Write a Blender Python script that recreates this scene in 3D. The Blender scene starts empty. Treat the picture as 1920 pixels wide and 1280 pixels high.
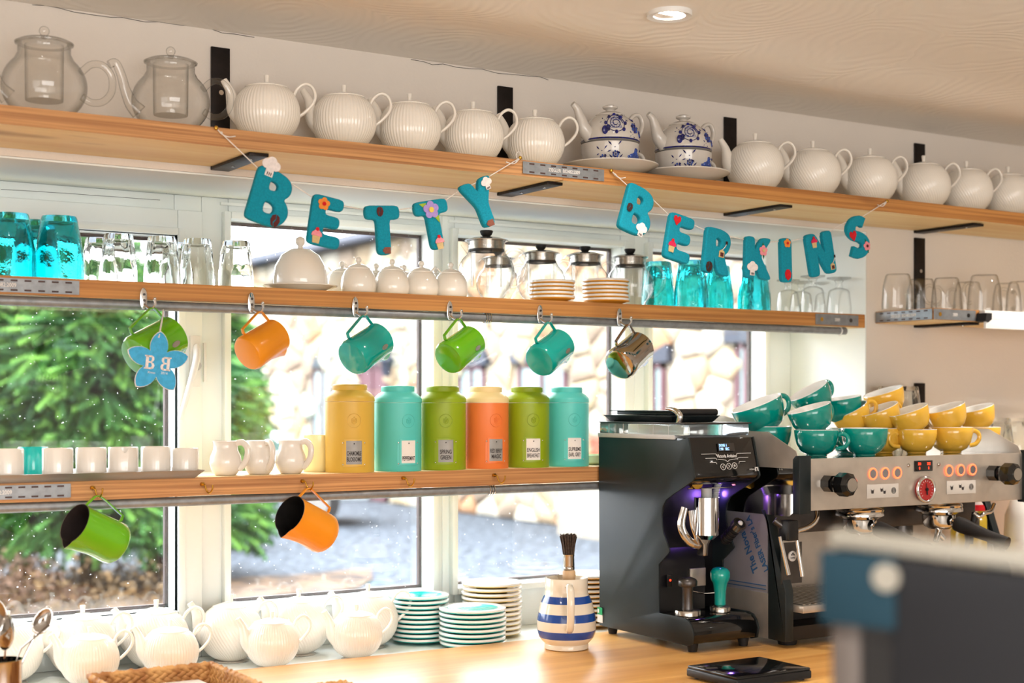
import bpy, bmesh, math, random
from mathutils import Vector, Matrix, Euler
random.seed(7)
PI = math.pi
C = bpy.context.scene.collection
S = bpy.context.scene

# ------------------------------------------------------------------ camera, world, lights, exposure
CAM = (0.0, -2.75, 1.455)
F_PX = 2711.0
FX, FY = 0.533, 0.846            # unit vector the camera looks along (level)
cam_d = bpy.data.cameras.new('camera')
cam_d.sensor_width = 36.0
cam_d.lens = F_PX / 1920 * 36
cam_d.shift_y = (755 - 640) / 1920
cam_d.clip_start = 0.05
cam_d.clip_end = 300
cam_d.dof.use_dof = True
cam_d.dof.focus_distance = 3.05
cam_d.dof.aperture_fstop = 3.2
cam = bpy.data.objects.new('camera', cam_d)
C.objects.link(cam)
cam.location = CAM
cam.rotation_euler = (PI / 2, 0, -math.atan2(FX, FY))
S.camera = cam

w = bpy.data.worlds.new('overcast_sky'); S.world = w; w.use_nodes = True
nt = w.node_tree; bg = nt.nodes['Background']
tc = nt.nodes.new('ShaderNodeTexCoord'); no = nt.nodes.new('ShaderNodeTexNoise'); no.inputs['Scale'].default_value = 1.6
no.inputs['Detail'].default_value = 3
rp = nt.nodes.new('ShaderNodeValToRGB')
rp.color_ramp.elements[0].position = .3; rp.color_ramp.elements[0].color = (.86, .93, 1, 1)
rp.color_ramp.elements[1].position = .7; rp.color_ramp.elements[1].color = (1, 1, 1, 1)
nt.links.new(tc.outputs['Generated'], no.inputs['Vector']); nt.links.new(no.outputs['Fac'], rp.inputs['Fac'])
# overcast sky: the zenith about twice as bright as the horizon
sx_ = nt.nodes.new('ShaderNodeSeparateXYZ'); mr = nt.nodes.new('ShaderNodeMapRange'); mr.inputs['To Min'].default_value = 7.0; mr.inputs['To Max'].default_value = 16.0
nt.links.new(tc.outputs['Generated'], sx_.inputs[0]); nt.links.new(sx_.outputs['Z'], mr.inputs['Value'])
vm = nt.nodes.new('ShaderNodeVectorMath'); vm.operation = 'SCALE'
nt.links.new(rp.outputs['Color'], vm.inputs[0]); nt.links.new(mr.outputs['Result'], vm.inputs['Scale']); nt.links.new(vm.outputs['Vector'], bg.inputs['Color'])
bg.inputs['Strength'].default_value = 1.0

def area_light(name, loc, rot, sx, sy, power, color=(1, 1, 1), portal=False):
    l = bpy.data.lights.new(name, 'AREA'); l.shape = 'RECTANGLE'; l.size = sx; l.size_y = sy
    l.energy = power; l.color = color
    if portal: l.cycles.is_portal = True
    o = bpy.data.objects.new(name, l); C.objects.link(o); o.location = loc; o.rotation_euler = rot
    o['kind'] = 'helper'
    return o
# daylight through the cafe's front windows, in the wall behind the camera
area_light('front_window_daylight', (.15, -6.0, 1.35), (PI / 2, 0, 0), 3.3, 1.6, 112, (1.0, .985, .97))
area_light('side_fill_light', (-1.55, -3.6, 1.3), (0, -PI / 2, 0), 1.5, 2.4, 26, (1.0, .985, .97))  # fill lamp added at the left wall, which has no window
area_light('window_portal', (1.62, .43, 1.42), (-PI / 2, 0, 0), 2.4, .98, 1, portal=True)

S.view_settings.view_transform = 'Standard'
S.view_settings.look = 'None'
S.view_settings.exposure = 0.08
S.view_settings.gamma = 1.0
S.view_settings.use_curve_mapping = False
S.cycles.use_denoising = True
S.cycles.use_adaptive_sampling = True
S.cycles.adaptive_threshold = .05
S.cycles.max_bounces = 12
S.cycles.transmission_bounces = 12
S.cycles.transparent_max_bounces = 16
S.cycles.diffuse_bounces = 4
S.cycles.glossy_bounces = 4
S.cycles.caustics_reflective = False
S.cycles.caustics_refractive = False
S.cycles.sample_clamp_indirect = 6.0

# ------------------------------------------------------------------ where a pixel of the photograph lies on a real plane
def xo(px): return (px - 960) / F_PX
def onY(px, py, y):
    t = (y + 2.75) / (FY - FX * xo(px))
    return Vector((t * (FX + FY * xo(px)), y, 1.455 + (755 - py) / F_PX * t))
def xat(px, y): return onY(px, 755, y).x
def zat(px, py, y): return onY(px, py, y).z

# ------------------------------------------------------------------ materials
MATS = {}
def srgb(c):
    out = []
    for v in c[:3]:
        v = v / 255
        out.append(v / 12.92 if v <= .04045 else ((v + .055) / 1.055) ** 2.4)
    return (*out, 1)
def mat(name, col, rough=.5, metal=0, trans=0, ior=1.45, coat=0, noise=None, bump=None, emit=None, alpha=1, c2=None):
    m = bpy.data.materials.new(name); m.use_nodes = True
    nt = m.node_tree; b = nt.nodes['Principled BSDF']
    b.inputs['Base Color'].default_value = srgb(col); b.inputs['Roughness'].default_value = rough
    b.inputs['Metallic'].default_value = metal; b.inputs['Transmission Weight'].default_value = trans
    b.inputs['IOR'].default_value = ior; b.inputs['Coat Weight'].default_value = coat
    if emit:
        b.inputs['Emission Color'].default_value = srgb(emit[0]); b.inputs['Emission Strength'].default_value = emit[1]
    tc = nt.nodes.new('ShaderNodeTexCoord')
    if noise or c2:
        sc, lo = noise or (30, .9)
        n = nt.nodes.new('ShaderNodeTexNoise'); n.inputs['Scale'].default_value = sc; n.inputs['Detail'].default_value = 4
        nt.links.new(tc.outputs['Object'], n.inputs['Vector'])
        r = nt.nodes.new('ShaderNodeValToRGB'); a = srgb(col)
        d = srgb(c2) if c2 else (a[0] * lo, a[1] * lo, a[2] * lo, 1)
        r.color_ramp.elements[0].position = .38; r.color_ramp.elements[0].color = d
        r.color_ramp.elements[1].position = .62; r.color_ramp.elements[1].color = a
        nt.links.new(n.outputs['Fac'], r.inputs['Fac']); nt.links.new(r.outputs['Color'], b.inputs['Base Color'])
    if bump:
        n = nt.nodes.new('ShaderNodeTexNoise'); n.inputs['Scale'].default_value = bump[0]; n.inputs['Detail'].default_value = 3
        nt.links.new(tc.outputs['Object'], n.inputs['Vector'])
        bu = nt.nodes.new('ShaderNodeBump'); bu.inputs['Strength'].default_value = bump[1]; bu.inputs['Distance'].default_value = .002
        nt.links.new(n.outputs['Fac'], bu.inputs['Height']); nt.links.new(bu.outputs['Normal'], b.inputs['Normal'])
    MATS[name] = m
    return m
def wood(name, c1, c2, dark, grain=(1.3, 26, 60), rough=.6, knots=True, coat=0):
    m = bpy.data.materials.new(name); m.use_nodes = True
    nt = m.node_tree; b = nt.nodes['Principled BSDF']; L = nt.links.new
    b.inputs['Roughness'].default_value = rough; b.inputs['Coat Weight'].default_value = coat
    tc = nt.nodes.new('ShaderNodeTexCoord'); mp = nt.nodes.new('ShaderNodeMapping'); mp.inputs['Scale'].default_value = grain
    L(tc.outputs['Object'], mp.inputs['Vector'])
    n1 = nt.nodes.new('ShaderNodeTexNoise'); n1.inputs['Scale'].default_value = 1; n1.inputs['Detail'].default_value = 6; n1.inputs['Distortion'].default_value = .6
    L(mp.outputs['Vector'], n1.inputs['Vector'])
    r = nt.nodes.new('ShaderNodeValToRGB'); e = r.color_ramp.elements
    e[0].position = .3; e[0].color = srgb(c2); e[1].position = .68; e[1].color = srgb(c1)
    x = e.new(.5); x.color = tuple((a + d) / 2 for a, d in zip(srgb(c1), srgb(c2)))
    L(n1.outputs['Fac'], r.inputs['Fac'])
    # knots and stains
    n2 = nt.nodes.new('ShaderNodeTexNoise'); n2.inputs['Scale'].default_value = 1; n2.inputs['Detail'].default_value = 2
    mp2 = nt.nodes.new('ShaderNodeMapping'); mp2.inputs['Scale'].default_value = (3.2, 9, 16); mp2.inputs['Location'].default_value = (3.1, 0, 0)
    L(tc.outputs['Object'], mp2.inputs['Vector']); L(mp2.outputs['Vector'], n2.inputs['Vector'])
    r2 = nt.nodes.new('ShaderNodeValToRGB'); r2.color_ramp.elements[0].position = .66 if knots else .9; r2.color_ramp.elements[0].color = (0, 0, 0, 1)
    r2.color_ramp.elements[1].position = .8 if knots else .99; r2.color_ramp.elements[1].color = (.75, .75, .75, 1)
    L(n2.outputs['Fac'], r2.inputs['Fac'])
    mx = nt.nodes.new('ShaderNodeMixRGB'); mx.inputs['Color2'].default_value = srgb(dark)
    L(r2.outputs['Color'], mx.inputs['Fac']); L(r.outputs['Color'], mx.inputs['Color1']); L(mx.outputs['Color'], b.inputs['Base Color'])
    bu = nt.nodes.new('ShaderNodeBump'); bu.inputs['Strength'].default_value = .35; bu.inputs['Distance'].default_value = .0015
    L(n1.outputs['Fac'], bu.inputs['Height']); L(bu.outputs['Normal'], b.inputs['Normal'])
    MATS[name] = m
    return m
def schlick(nt):
    lw = nt.nodes.new('ShaderNodeLayerWeight'); lw.inputs['Blend'].default_value = .5
    pw = nt.nodes.new('ShaderNodeMath'); pw.operation = 'POWER'; pw.inputs[1].default_value = 4.5
    ma = nt.nodes.new('ShaderNodeMath'); ma.operation = 'MULTIPLY_ADD'; ma.inputs[1].default_value = .92; ma.inputs[2].default_value = .045; ma.use_clamp = True
    nt.links.new(lw.outputs['Facing'], pw.inputs[0]); nt.links.new(pw.outputs[0], ma.inputs[0]); return ma
def window_glass(name, tint=(1, 1, 1, 1)):
    m = bpy.data.materials.new(name); m.use_nodes = True
    nt = m.node_tree; nt.nodes.clear(); L = nt.links.new
    o = nt.nodes.new('ShaderNodeOutputMaterial'); t = nt.nodes.new('ShaderNodeBsdfTransparent'); g = nt.nodes.new('ShaderNodeBsdfGlossy')
    t.inputs['Color'].default_value = tint; g.inputs['Roughness'].default_value = .0
    f = schlick(nt)
    mx = nt.nodes.new('ShaderNodeMixShader'); L(f.outputs[0], mx.inputs[0]); L(t.outputs[0], mx.inputs[1]); L(g.outputs[0], mx.inputs[2])
    # sparse specks of dirt and dried drops
    tc = nt.nodes.new('ShaderNodeTexCoord'); n = nt.nodes.new('ShaderNodeTexNoise'); n.inputs['Scale'].default_value = 170; n.inputs['Detail'].default_value = 1
    L(tc.outputs['Object'], n.inputs['Vector'])
    r = nt.nodes.new('ShaderNodeValToRGB'); r.color_ramp.elements[0].position = .76; r.color_ramp.elements[1].position = .80; r.color_ramp.elements[1].color = (.5, .5, .5, 1)
    L(n.outputs['Fac'], r.inputs['Fac'])
    d = nt.nodes.new('ShaderNodeBsdfTranslucent'); d.inputs['Color'].default_value = (.9, .9, .9, 1)
    m2 = nt.nodes.new('ShaderNodeMixShader'); L(r.outputs['Color'], m2.inputs[0]); L(mx.outputs[0], m2.inputs[1]); L(d.outputs[0], m2.inputs[2])
    L(m2.outputs[0], o.inputs['Surface']); MATS[name] = m
    return m
def thin_glass(name, edge=(.52, .52, .5), mid=(.985, .985, .98)):
    m = bpy.data.materials.new(name); m.use_nodes = True
    nt = m.node_tree; nt.nodes.clear(); L = nt.links.new
    o = nt.nodes.new('ShaderNodeOutputMaterial'); t = nt.nodes.new('ShaderNodeBsdfTransparent'); g = nt.nodes.new('ShaderNodeBsdfGlossy'); g.inputs['Roughness'].default_value = .02
    lw = nt.nodes.new('ShaderNodeLayerWeight'); lw.inputs['Blend'].default_value = .5
    r = nt.nodes.new('ShaderNodeValToRGB'); r.color_ramp.elements[0].position = .38; r.color_ramp.elements[0].color = (*mid, 1); r.color_ramp.elements[1].position = .97; r.color_ramp.elements[1].color = (*edge, 1)
    L(lw.outputs['Facing'], r.inputs['Fac']); L(r.outputs['Color'], t.inputs['Color'])
    f = schlick(nt); f.inputs[2].default_value = .06
    mx = nt.nodes.new('ShaderNodeMixShader'); L(f.outputs[0], mx.inputs[0]); L(t.outputs[0], mx.inputs[1]); L(g.outputs[0], mx.inputs[2]); L(mx.outputs[0], o.inputs['Surface'])
    MATS[name] = m
M = MATS
thin_glass('thin_glass')
mat('plaster_wall', (226, 217, 207), .85, bump=(140, .25), noise=(3, .96))
mat('white_gloss_paint', (238, 244, 242), .35, noise=(5, .97), bump=(60, .12))
mat('white_reveal', (238, 244, 242), .6, noise=(4, .97), bump=(90, .2))
mat('dark_frame', (72, 50, 46), .6, noise=(20, .7))
mat('floor_vinyl', (172, 164, 154), .5, noise=(6, .8))
wood('board_front', (206, 146, 78), (158, 100, 48), (108, 62, 28), (1.6, 40, 150))
wood('board_rough', (208, 154, 98), (150, 98, 56), (84, 52, 30), (2.2, 40, 170))
wood('board_under', (244, 222, 176), (232, 200, 146), (150, 106, 66), (1.1, 22, 30))
wood('worktop_oak', (226, 172, 98), (198, 138, 70), (170, 108, 50), (1.4, 26, 8), rough=.34, knots=False, coat=0)
mat('black_iron', (42, 36, 34), .45, .6, noise=(30, .6), bump=(60, .4))
mat('galvanised', (150, 154, 158), .45, .6, noise=(60, .82), bump=(90, .2))
mat('chrome', (222, 222, 222), .08, 1, noise=(20, .97))
mat('steel', (190, 184, 176), .22, 1, noise=(40, .93))
mat('brushed_steel', (208, 198, 186), .34, .72, noise=(25, .9), bump=(300, .06))
mat('mirror_steel', (180, 176, 172), .07, 1, noise=(30, .95))
mat('dark_steel', (88, 84, 82), .35, .9, noise=(40, .85))
mat('brass', (205, 160, 70), .25, 1, noise=(30, .9))
mat('porcelain', (242, 236, 226), .12, coat=.5, noise=(9, .985))
mat('porcelain_grey', (206, 200, 192), .15, coat=.4, noise=(9, .97))
mat('porcelain_mug', (226, 219, 210), .12, coat=.5, noise=(9, .98))
mat('cobalt', (28, 34, 122), .2, coat=.4, noise=(150, .35))
mat('cobalt_pale', (50, 84, 170), .2, coat=.4, noise=(200, .6))
mat('clear_glass', (250, 252, 250), .0, 0, 1, 1.45, noise=(20, .995))
mat('teal_glass', (96, 214, 218), .02, 0, 1, 1.45, noise=(60, .95), bump=(70, .25))
window_glass('window_pane')
mat('felt_teal', (0, 150, 174), .95, noise=(300, .82), bump=(900, .8))
mat('felt_blue', (72, 172, 220), .95, noise=(120, .85), bump=(600, .5))
for n_, c_ in dict(white=(238, 228, 224), pink=(240, 150, 160), hot_pink=(216, 40, 84), red=(206, 24, 34), brown=(92, 40, 38), dark_brown=(58, 30, 24),
                   tan=(214, 186, 132), orange=(240, 144, 60), lilac=(176, 150, 214), yellow=(232, 208, 90), lime=(158, 186, 60), green=(30, 104, 60), clay=(140, 84, 68)).items():
    mat('felt_' + n_, c_, .95, noise=(200, .88), bump=(700, .5))
mat('string', (232, 224, 216), .9, noise=(200, .85))
mat('teal_enamel', (0, 158, 148), .16, coat=.4, noise=(10, .97))
mat('green_enamel', (98, 172, 22), .14, coat=.6, noise=(10, .96))
mat('orange_enamel', (236, 148, 28), .32, coat=.15, noise=(10, .97))
mat('enamel_inside', (96, 84, 82), .3, .8, noise=(30, .85))
mat('tin_yellow', (212, 172, 70), .42, noise=(5, .97))
mat('tin_turquoise', (86, 194, 186), .42, noise=(5, .97))
mat('tin_lime', (140, 162, 18), .42, noise=(5, .97))
mat('tin_orange', (230, 122, 58), .42, noise=(5, .97))
mat('tin_cream', (232, 206, 150), .42, noise=(5, .97))
mat('card', (226, 220, 214), .6, noise=(30, .95))
mat('card_grey', (150, 148, 144), .35, noise=(30, .85))
mat('print_black', (44, 38, 38), .7, noise=(60, .9))
mat('cup_teal', (0, 140, 128), .12, coat=.6, noise=(12, .96))
mat('cup_yellow', (234, 182, 62), .13, coat=.6, noise=(12, .96))
mat('saucer_orange', (226, 158, 52), .15, coat=.5, noise=(12, .96))
mat('cup_white', (240, 238, 234), .12, coat=.6, noise=(12, .98))
mat('saucer_teal', (0, 178, 172), .14, coat=.5, noise=(12, .97))
mat('plate_yellow', (232, 198, 112), .14, coat=.5, noise=(12, .97))
mat('black_plastic', (20, 19, 20), .35, noise=(30, .8))
mat('black_gloss', (12, 12, 13), .1, coat=.5, noise=(30, .8))
mat('black_satin', (26, 34, 36), .42, .15, coat=.0, noise=(30, .9))
mat('black_rubber', (26, 24, 24), .6, noise=(30, .8))
mat('film_steel', (150, 146, 152), .35, .25, noise=(8, .9))
mat('acrylic', (225, 236, 240), .05, 0, .85, 1.49, noise=(10, .97))
mat('jug_cream', (232, 222, 204), .15, coat=.5, noise=(12, .97))
mat('jug_blue', (26, 74, 160), .15, coat=.5, noise=(40, .85))
mat('bristle', (84, 68, 58), .8, noise=(200, .5))
mat('wood_handle', (206, 170, 130), .5, noise=(30, .85))
mat('wicker', (206, 156, 96), .65, c2=(160, 106, 58), noise=(35, 1), bump=(120, .6))
mat('wicker_pale', (226, 206, 184), .7, c2=(176, 140, 106), noise=(40, 1), bump=(120, .6))
mat('tray_grey', (150, 146, 142), .35, .5, noise=(20, .95))
mat('grey_plastic', (190, 190, 190), .45, noise=(20, .95))
mat('white_plastic', (232, 232, 230), .4, noise=(20, .98))
mat('navy_print', (36, 84, 128), .6, noise=(40, .9))
mat('ink_white', (222, 218, 214), .5, noise=(40, .97))
mat('sticker_green', (20, 150, 90), .5, noise=(40, .95))
mat('lamp_glow', (255, 250, 240), .5, emit=((255, 248, 240), 60), noise=(10, 1))
mat('orange_led', (255, 120, 70), .5, emit=((255, 86, 50), 3.2), noise=(10, 1))
mat('red_led', (255, 60, 30), .5, emit=((255, 50, 24), 3), noise=(10, 1))
mat('blue_led', (150, 200, 255), .5, emit=((150, 200, 255), 2.2), noise=(10, 1))
mat('purple_led', (120, 70, 255), .5, emit=((110, 60, 255), 12), noise=(10, 1))
mat('gauge_red', (176, 40, 40), .35, noise=(30, .85))
mat('button_grey', (150, 148, 150), .3, .6, noise=(30, .95))
mat('oil_yellow', (222, 190, 60), .1, 0, .5, 1.4, noise=(20, .95))
mat('terminal_back', (17, 19, 25), .8, coat=0, noise=(5, .85))
mat('terminal_teal', (6, 48, 64), .8, coat=.0, noise=(5, .92))
mat('terminal_rim', (150, 146, 136), .4, noise=(8, .95))
mat('stand_grey', (96, 88, 84), .5, .2, noise=(8, .9))

# ------------------------------------------------------------------ mesh building
def catmull(pts, n=6):
    P = [Vector(p) for p in pts]; out = []
    for i in range(len(P) - 1):
        a = P[i - 1] if i else P[0] * 2 - P[1]; b = P[i]; c = P[i + 1]; d = P[i + 2] if i + 2 < len(P) else P[-1] * 2 - P[-2]
        for k in range(n):
            t = k / n
            out.append(.5 * ((2 * b) + (c - a) * t + (2 * a - 5 * b + 4 * c - d) * t * t + (3 * b - a - 3 * c + d) * t ** 3))
    out.append(P[-1]); return out
def lerp_list(v, n):
    out = []
    for i in range(n):
        t = i / (n - 1) * (len(v) - 1); k = min(int(t), len(v) - 2); out.append(v[k] + (v[k + 1] - v[k]) * (t - k))
    return out
class MB:
    def __init__(s): s.v = []; s.f = []; s.m = []; s.mats = []; s.X = Matrix()
    def mi(s, m):
        if m not in s.mats: s.mats.append(m)
        return s.mats.index(m)
    def add(s, vs, fs, m, mlist=None):
        o = len(s.v); X = s.X
        s.v += [tuple(X @ Vector(p)) for p in vs]
        k = s.mi(m)
        for i, f in enumerate(fs):
            s.f.append(tuple(o + j for j in f)); s.m.append(s.mi(mlist[i]) if mlist else k)
        return s
    def box(s, x0, x1, y0, y1, z0, z1, m):
        vs = [(x, y, z) for x in (x0, x1) for y in (y0, y1) for z in (z0, z1)]
        return s.add(vs, [(0, 1, 3, 2), (4, 6, 7, 5), (0, 4, 5, 1), (2, 3, 7, 6), (0, 2, 6, 4), (1, 5, 7, 3)], m)
    def lathe(s, prof, m, seg=40, fn=None, mf=None, close=False):
        """prof: (r, z) from bottom to top; r==0 closes. fn(r,z,theta)->r. mf(i)-> material of ring i."""
        vs = []; idx = []
        for (r, z) in prof:
            if r <= 1e-7: idx.append([len(vs)] * seg); vs.append((0, 0, z)); continue
            row = []
            for k in range(seg):
                a = 2 * PI * k / seg; rr = fn(r, z, a) if fn else r
                row.append(len(vs)); vs.append((rr * math.cos(a), rr * math.sin(a), z))
            idx.append(row)
        fs = []; ml = []
        n = len(prof)
        for i in range(n if close else n - 1):
            A, B = idx[i], idx[(i + 1) % n]
            for k in range(seg):
                q = [A[k], A[(k + 1) % seg], B[(k + 1) % seg], B[k]]
                q2 = []
                for e in q:
                    if e not in q2: q2.append(e)
                if len(q2) > 2: fs.append(tuple(q2)); ml.append(mf(i) if mf else m)
        return s.add(vs, fs, m, ml)
    def tube(s, pts, r, m, seg=10, closed=False, flat=1.0, up=None):
        P = [Vector(p) for p in pts]; n = len(P)
        R = r if isinstance(r, (list, tuple)) else [r] * n
        if len(R) != n: R = lerp_list(R, n)
        vs = []; T = []
        for i in range(n):
            a = P[i - 1] if (i or closed) else P[i]; b = P[(i + 1) % n] if (i < n - 1 or closed) else P[i]
            t = (b - a); t = t.normalized() if t.length > 1e-9 else Vector((0, 0, 1)); T.append(t)
        N = Vector(up) if up else (Vector((0, 1, 0)) if abs(T[0].y) < .9 else Vector((1, 0, 0)))
        for i in range(n):
            N = (N - T[i] * N.dot(T[i])); N = N.normalized() if N.length > 1e-6 else T[i].orthogonal().normalized()
            B = T[i].cross(N)
            for k in range(seg):
                a = 2 * PI * (k + .5) / seg
                vs.append(tuple(P[i] + N * (math.cos(a) * R[i]) + B * (math.sin(a) * R[i] * flat)))
        fs = []
        for i in range(n if closed else n - 1):
            for k in range(seg):
                j = (i + 1) % n
                fs.append((i * seg + k, i * seg + (k + 1) % seg, j * seg + (k + 1) % seg, j * seg + k))
        if not closed:
            fs.append(tuple(range(seg))[::-1]); fs.append(tuple((n - 1) * seg + k for k in range(seg)))
        return s.add(vs, fs, m)
    def cyl(s, a, b, r, m, seg=20, r2=None): return s.tube([a, b], [r, r2 if r2 is not None else r], m, seg)
    def ball(s, c, r, m, seg=16, rings=8, sc=(1, 1, 1)):
        vs = [(c[0], c[1], c[2] - r * sc[2])]; fs = []
        for i in range(1, rings):
            p = PI * i / rings
            for k in range(seg):
                a = 2 * PI * k / seg
                vs.append((c[0] + r * sc[0] * math.sin(p) * math.cos(a), c[1] + r * sc[1] * math.sin(p) * math.sin(a), c[2] - r * sc[2] * math.cos(p)))
        vs.append((c[0], c[1], c[2] + r * sc[2])); L = len(vs) - 1
        for k in range(seg):
            fs.append((0, 1 + (k + 1) % seg, 1 + k)); b = 1 + (rings - 2) * seg
            fs.append((L, b + k, b + (k + 1) % seg))
            for i in range(rings - 2):
                o = 1 + i * seg; fs.append((o + k, o + (k + 1) % seg, o + seg + (k + 1) % seg, o + seg + k))
        return s.add(vs, fs, m)
    def prism(s, poly, d0, d1, m, axis='y', mside=None):
        """poly in the two remaining axes, extruded from d0 to d1 along axis"""
        def P(a, b, d): return {'y': (a, d, b), 'x': (d, a, b), 'z': (a, b, d)}[axis]
        n = len(poly); vs = [P(a, b, d0) for a, b in poly] + [P(a, b, d1) for a, b in poly]
        fs = [tuple(range(n)), tuple(range(2 * n - 1, n - 1, -1))]; ml = [m, m]
        for i in range(n):
            j = (i + 1) % n; fs.append((i, i + n, j + n, j)); ml.append(mside or m)
        return s.add(vs, fs, m, ml)
    def mesh_in(s, me, m, X):
        k = len(s.v)
        vs = [tuple(X @ v.co) for v in me.vertices]
        return s.add(vs, [tuple(p.vertices) for p in me.polygons], m)
    def build(s, name, parent=None, loc=(0, 0, 0), rot=(0, 0, 0), bevel=0, smooth=40, recalc=True, tri=False):
        me = bpy.data.meshes.new(name); me.from_pydata(s.v, [], s.f)
        for m in s.mats: me.materials.append(MATS[m])
        me.polygons.foreach_set('material_index', s.m)
        if recalc or bevel:
            bm = bmesh.new(); bm.from_mesh(me)
            if recalc: bmesh.ops.recalc_face_normals(bm, faces=bm.faces)
            if bevel:
                es = [e for e in bm.edges if len(e.link_faces) == 2 and e.calc_face_angle(0) > .6]
                bmesh.ops.bevel(bm, geom=es, offset=bevel, segments=2, profile=.5, affect='EDGES', clamp_overlap=True)
            bm.to_mesh(me); bm.free()
        if smooth:
            me.polygons.foreach_set('use_smooth', [True] * len(me.polygons)); me.set_sharp_from_angle(angle=math.radians(smooth))
        o = bpy.data.objects.new(name, me); C.objects.link(o); o.location = loc; o.rotation_euler = rot
        if parent: o.parent = parent
        return o
def tag(o, label=None, cat=None, group=None, kind=None):
    if label: o['label'] = label
    if cat: o['category'] = cat
    if group: o['group'] = group
    if kind: o['kind'] = kind
    return o
def thing(name, label, cat, loc=(0, 0, 0), rot=(0, 0, 0), group=None, scale=1):
    o = bpy.data.objects.new(name, None); C.objects.link(o); o.empty_display_size = .02
    o.location = loc; o.rotation_euler = rot; o.scale = (scale,) * 3
    return tag(o, label, cat, group)
def struct(o, label): return tag(o, label, 'building part', kind='structure')
def children(o): return [c for c in bpy.data.objects if c.parent == o]
def clone(root, loc, rot=None, label=None, group=None, scale=None):
    r = root.copy(); C.objects.link(r); r.location = loc
    if rot is not None: r.rotation_euler = rot
    if scale is not None: r.scale = (scale,) * 3
    if label: r['label'] = label
    if group: r['group'] = group
    for ch in KIDS.setdefault(root.name, children(root)):
        c = ch.copy(); C.objects.link(c); c.parent = r
        for g in KIDS.setdefault(ch.name, children(ch)):
            d = g.copy(); C.objects.link(d); d.parent = c
    return r
KIDS = {}
class Once:
    """first call hands out the prototype itself, later calls a copy of it"""
    def __init__(s, maker): s.maker = maker; s.p = None; s.used = False
    def __call__(s, loc, label, rot=(0, 0, 0), group=None, scale=1):
        if s.p is None:
            s.p = s.maker(); s.p.location = loc; s.p.rotation_euler = rot; s.p.scale = (scale,) * 3
            bpy.context.view_layer.update(); s.p['label'] = label
            if group: s.p['group'] = group
            return s.p
        return clone(s.p, loc, rot, label, group, scale)
_txt = {}
def text_mesh(body, size=1, extrude=0, offset=0, align='CENTER'):
    key = (body, size, extrude, offset, align)
    if key in _txt: return _txt[key]
    cu = bpy.data.curves.new('lettering', 'FONT'); cu.body = body; cu.size = size; cu.extrude = extrude; cu.offset = offset
    cu.align_x = align; cu.align_y = 'CENTER'; cu.resolution_u = 3
    o = bpy.data.objects.new('lettering', cu); C.objects.link(o)
    bpy.context.view_layer.update()
    me = bpy.data.meshes.new_from_object(o.evaluated_get(bpy.context.evaluated_depsgraph_get()))
    bpy.data.objects.remove(o); bpy.data.curves.remove(cu)
    _txt[key] = me
    return me
def add_text(mb, body, size, m, X, sx=1, extrude=.0004, offset=0, align='CENTER'):
    me = text_mesh(body, 1, extrude / size, offset, align)
    mb.mesh_in(me, m, X @ Matrix.Diagonal((size * sx, size, size, 1)))
def frame_y(x, y, z):      # text standing on a wall that faces the room (-y)
    return Matrix.Translation((x, y, z)) @ Matrix.Rotation(PI / 2, 4, 'X')
def frame_mx(x, y, z):     # text on a face that looks towards -x
    return Matrix.Translation((x, y, z)) @ Matrix.Rotation(-PI / 2, 4, 'Z') @ Matrix.Rotation(PI / 2, 4, 'X')
# ================================================================== the room
ZC, ZW, ZS = 2.205, 0.92, 0.90            # ceiling, worktop, sill heights
WX0, WX1 = .42, 2.847                       # window recess
def sbox(name, label, x0, x1, y0, y1, z0, z1, m, bevel=0):
    return struct(MB().box(x0, x1, y0, y1, z0, z1, m).build(name, bevel=bevel), label)
sbox('floor', 'brown vinyl cafe floor below the counter', -1.6, 5.2, -6.1, .42, -.05, 0, 'floor_vinyl')
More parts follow.
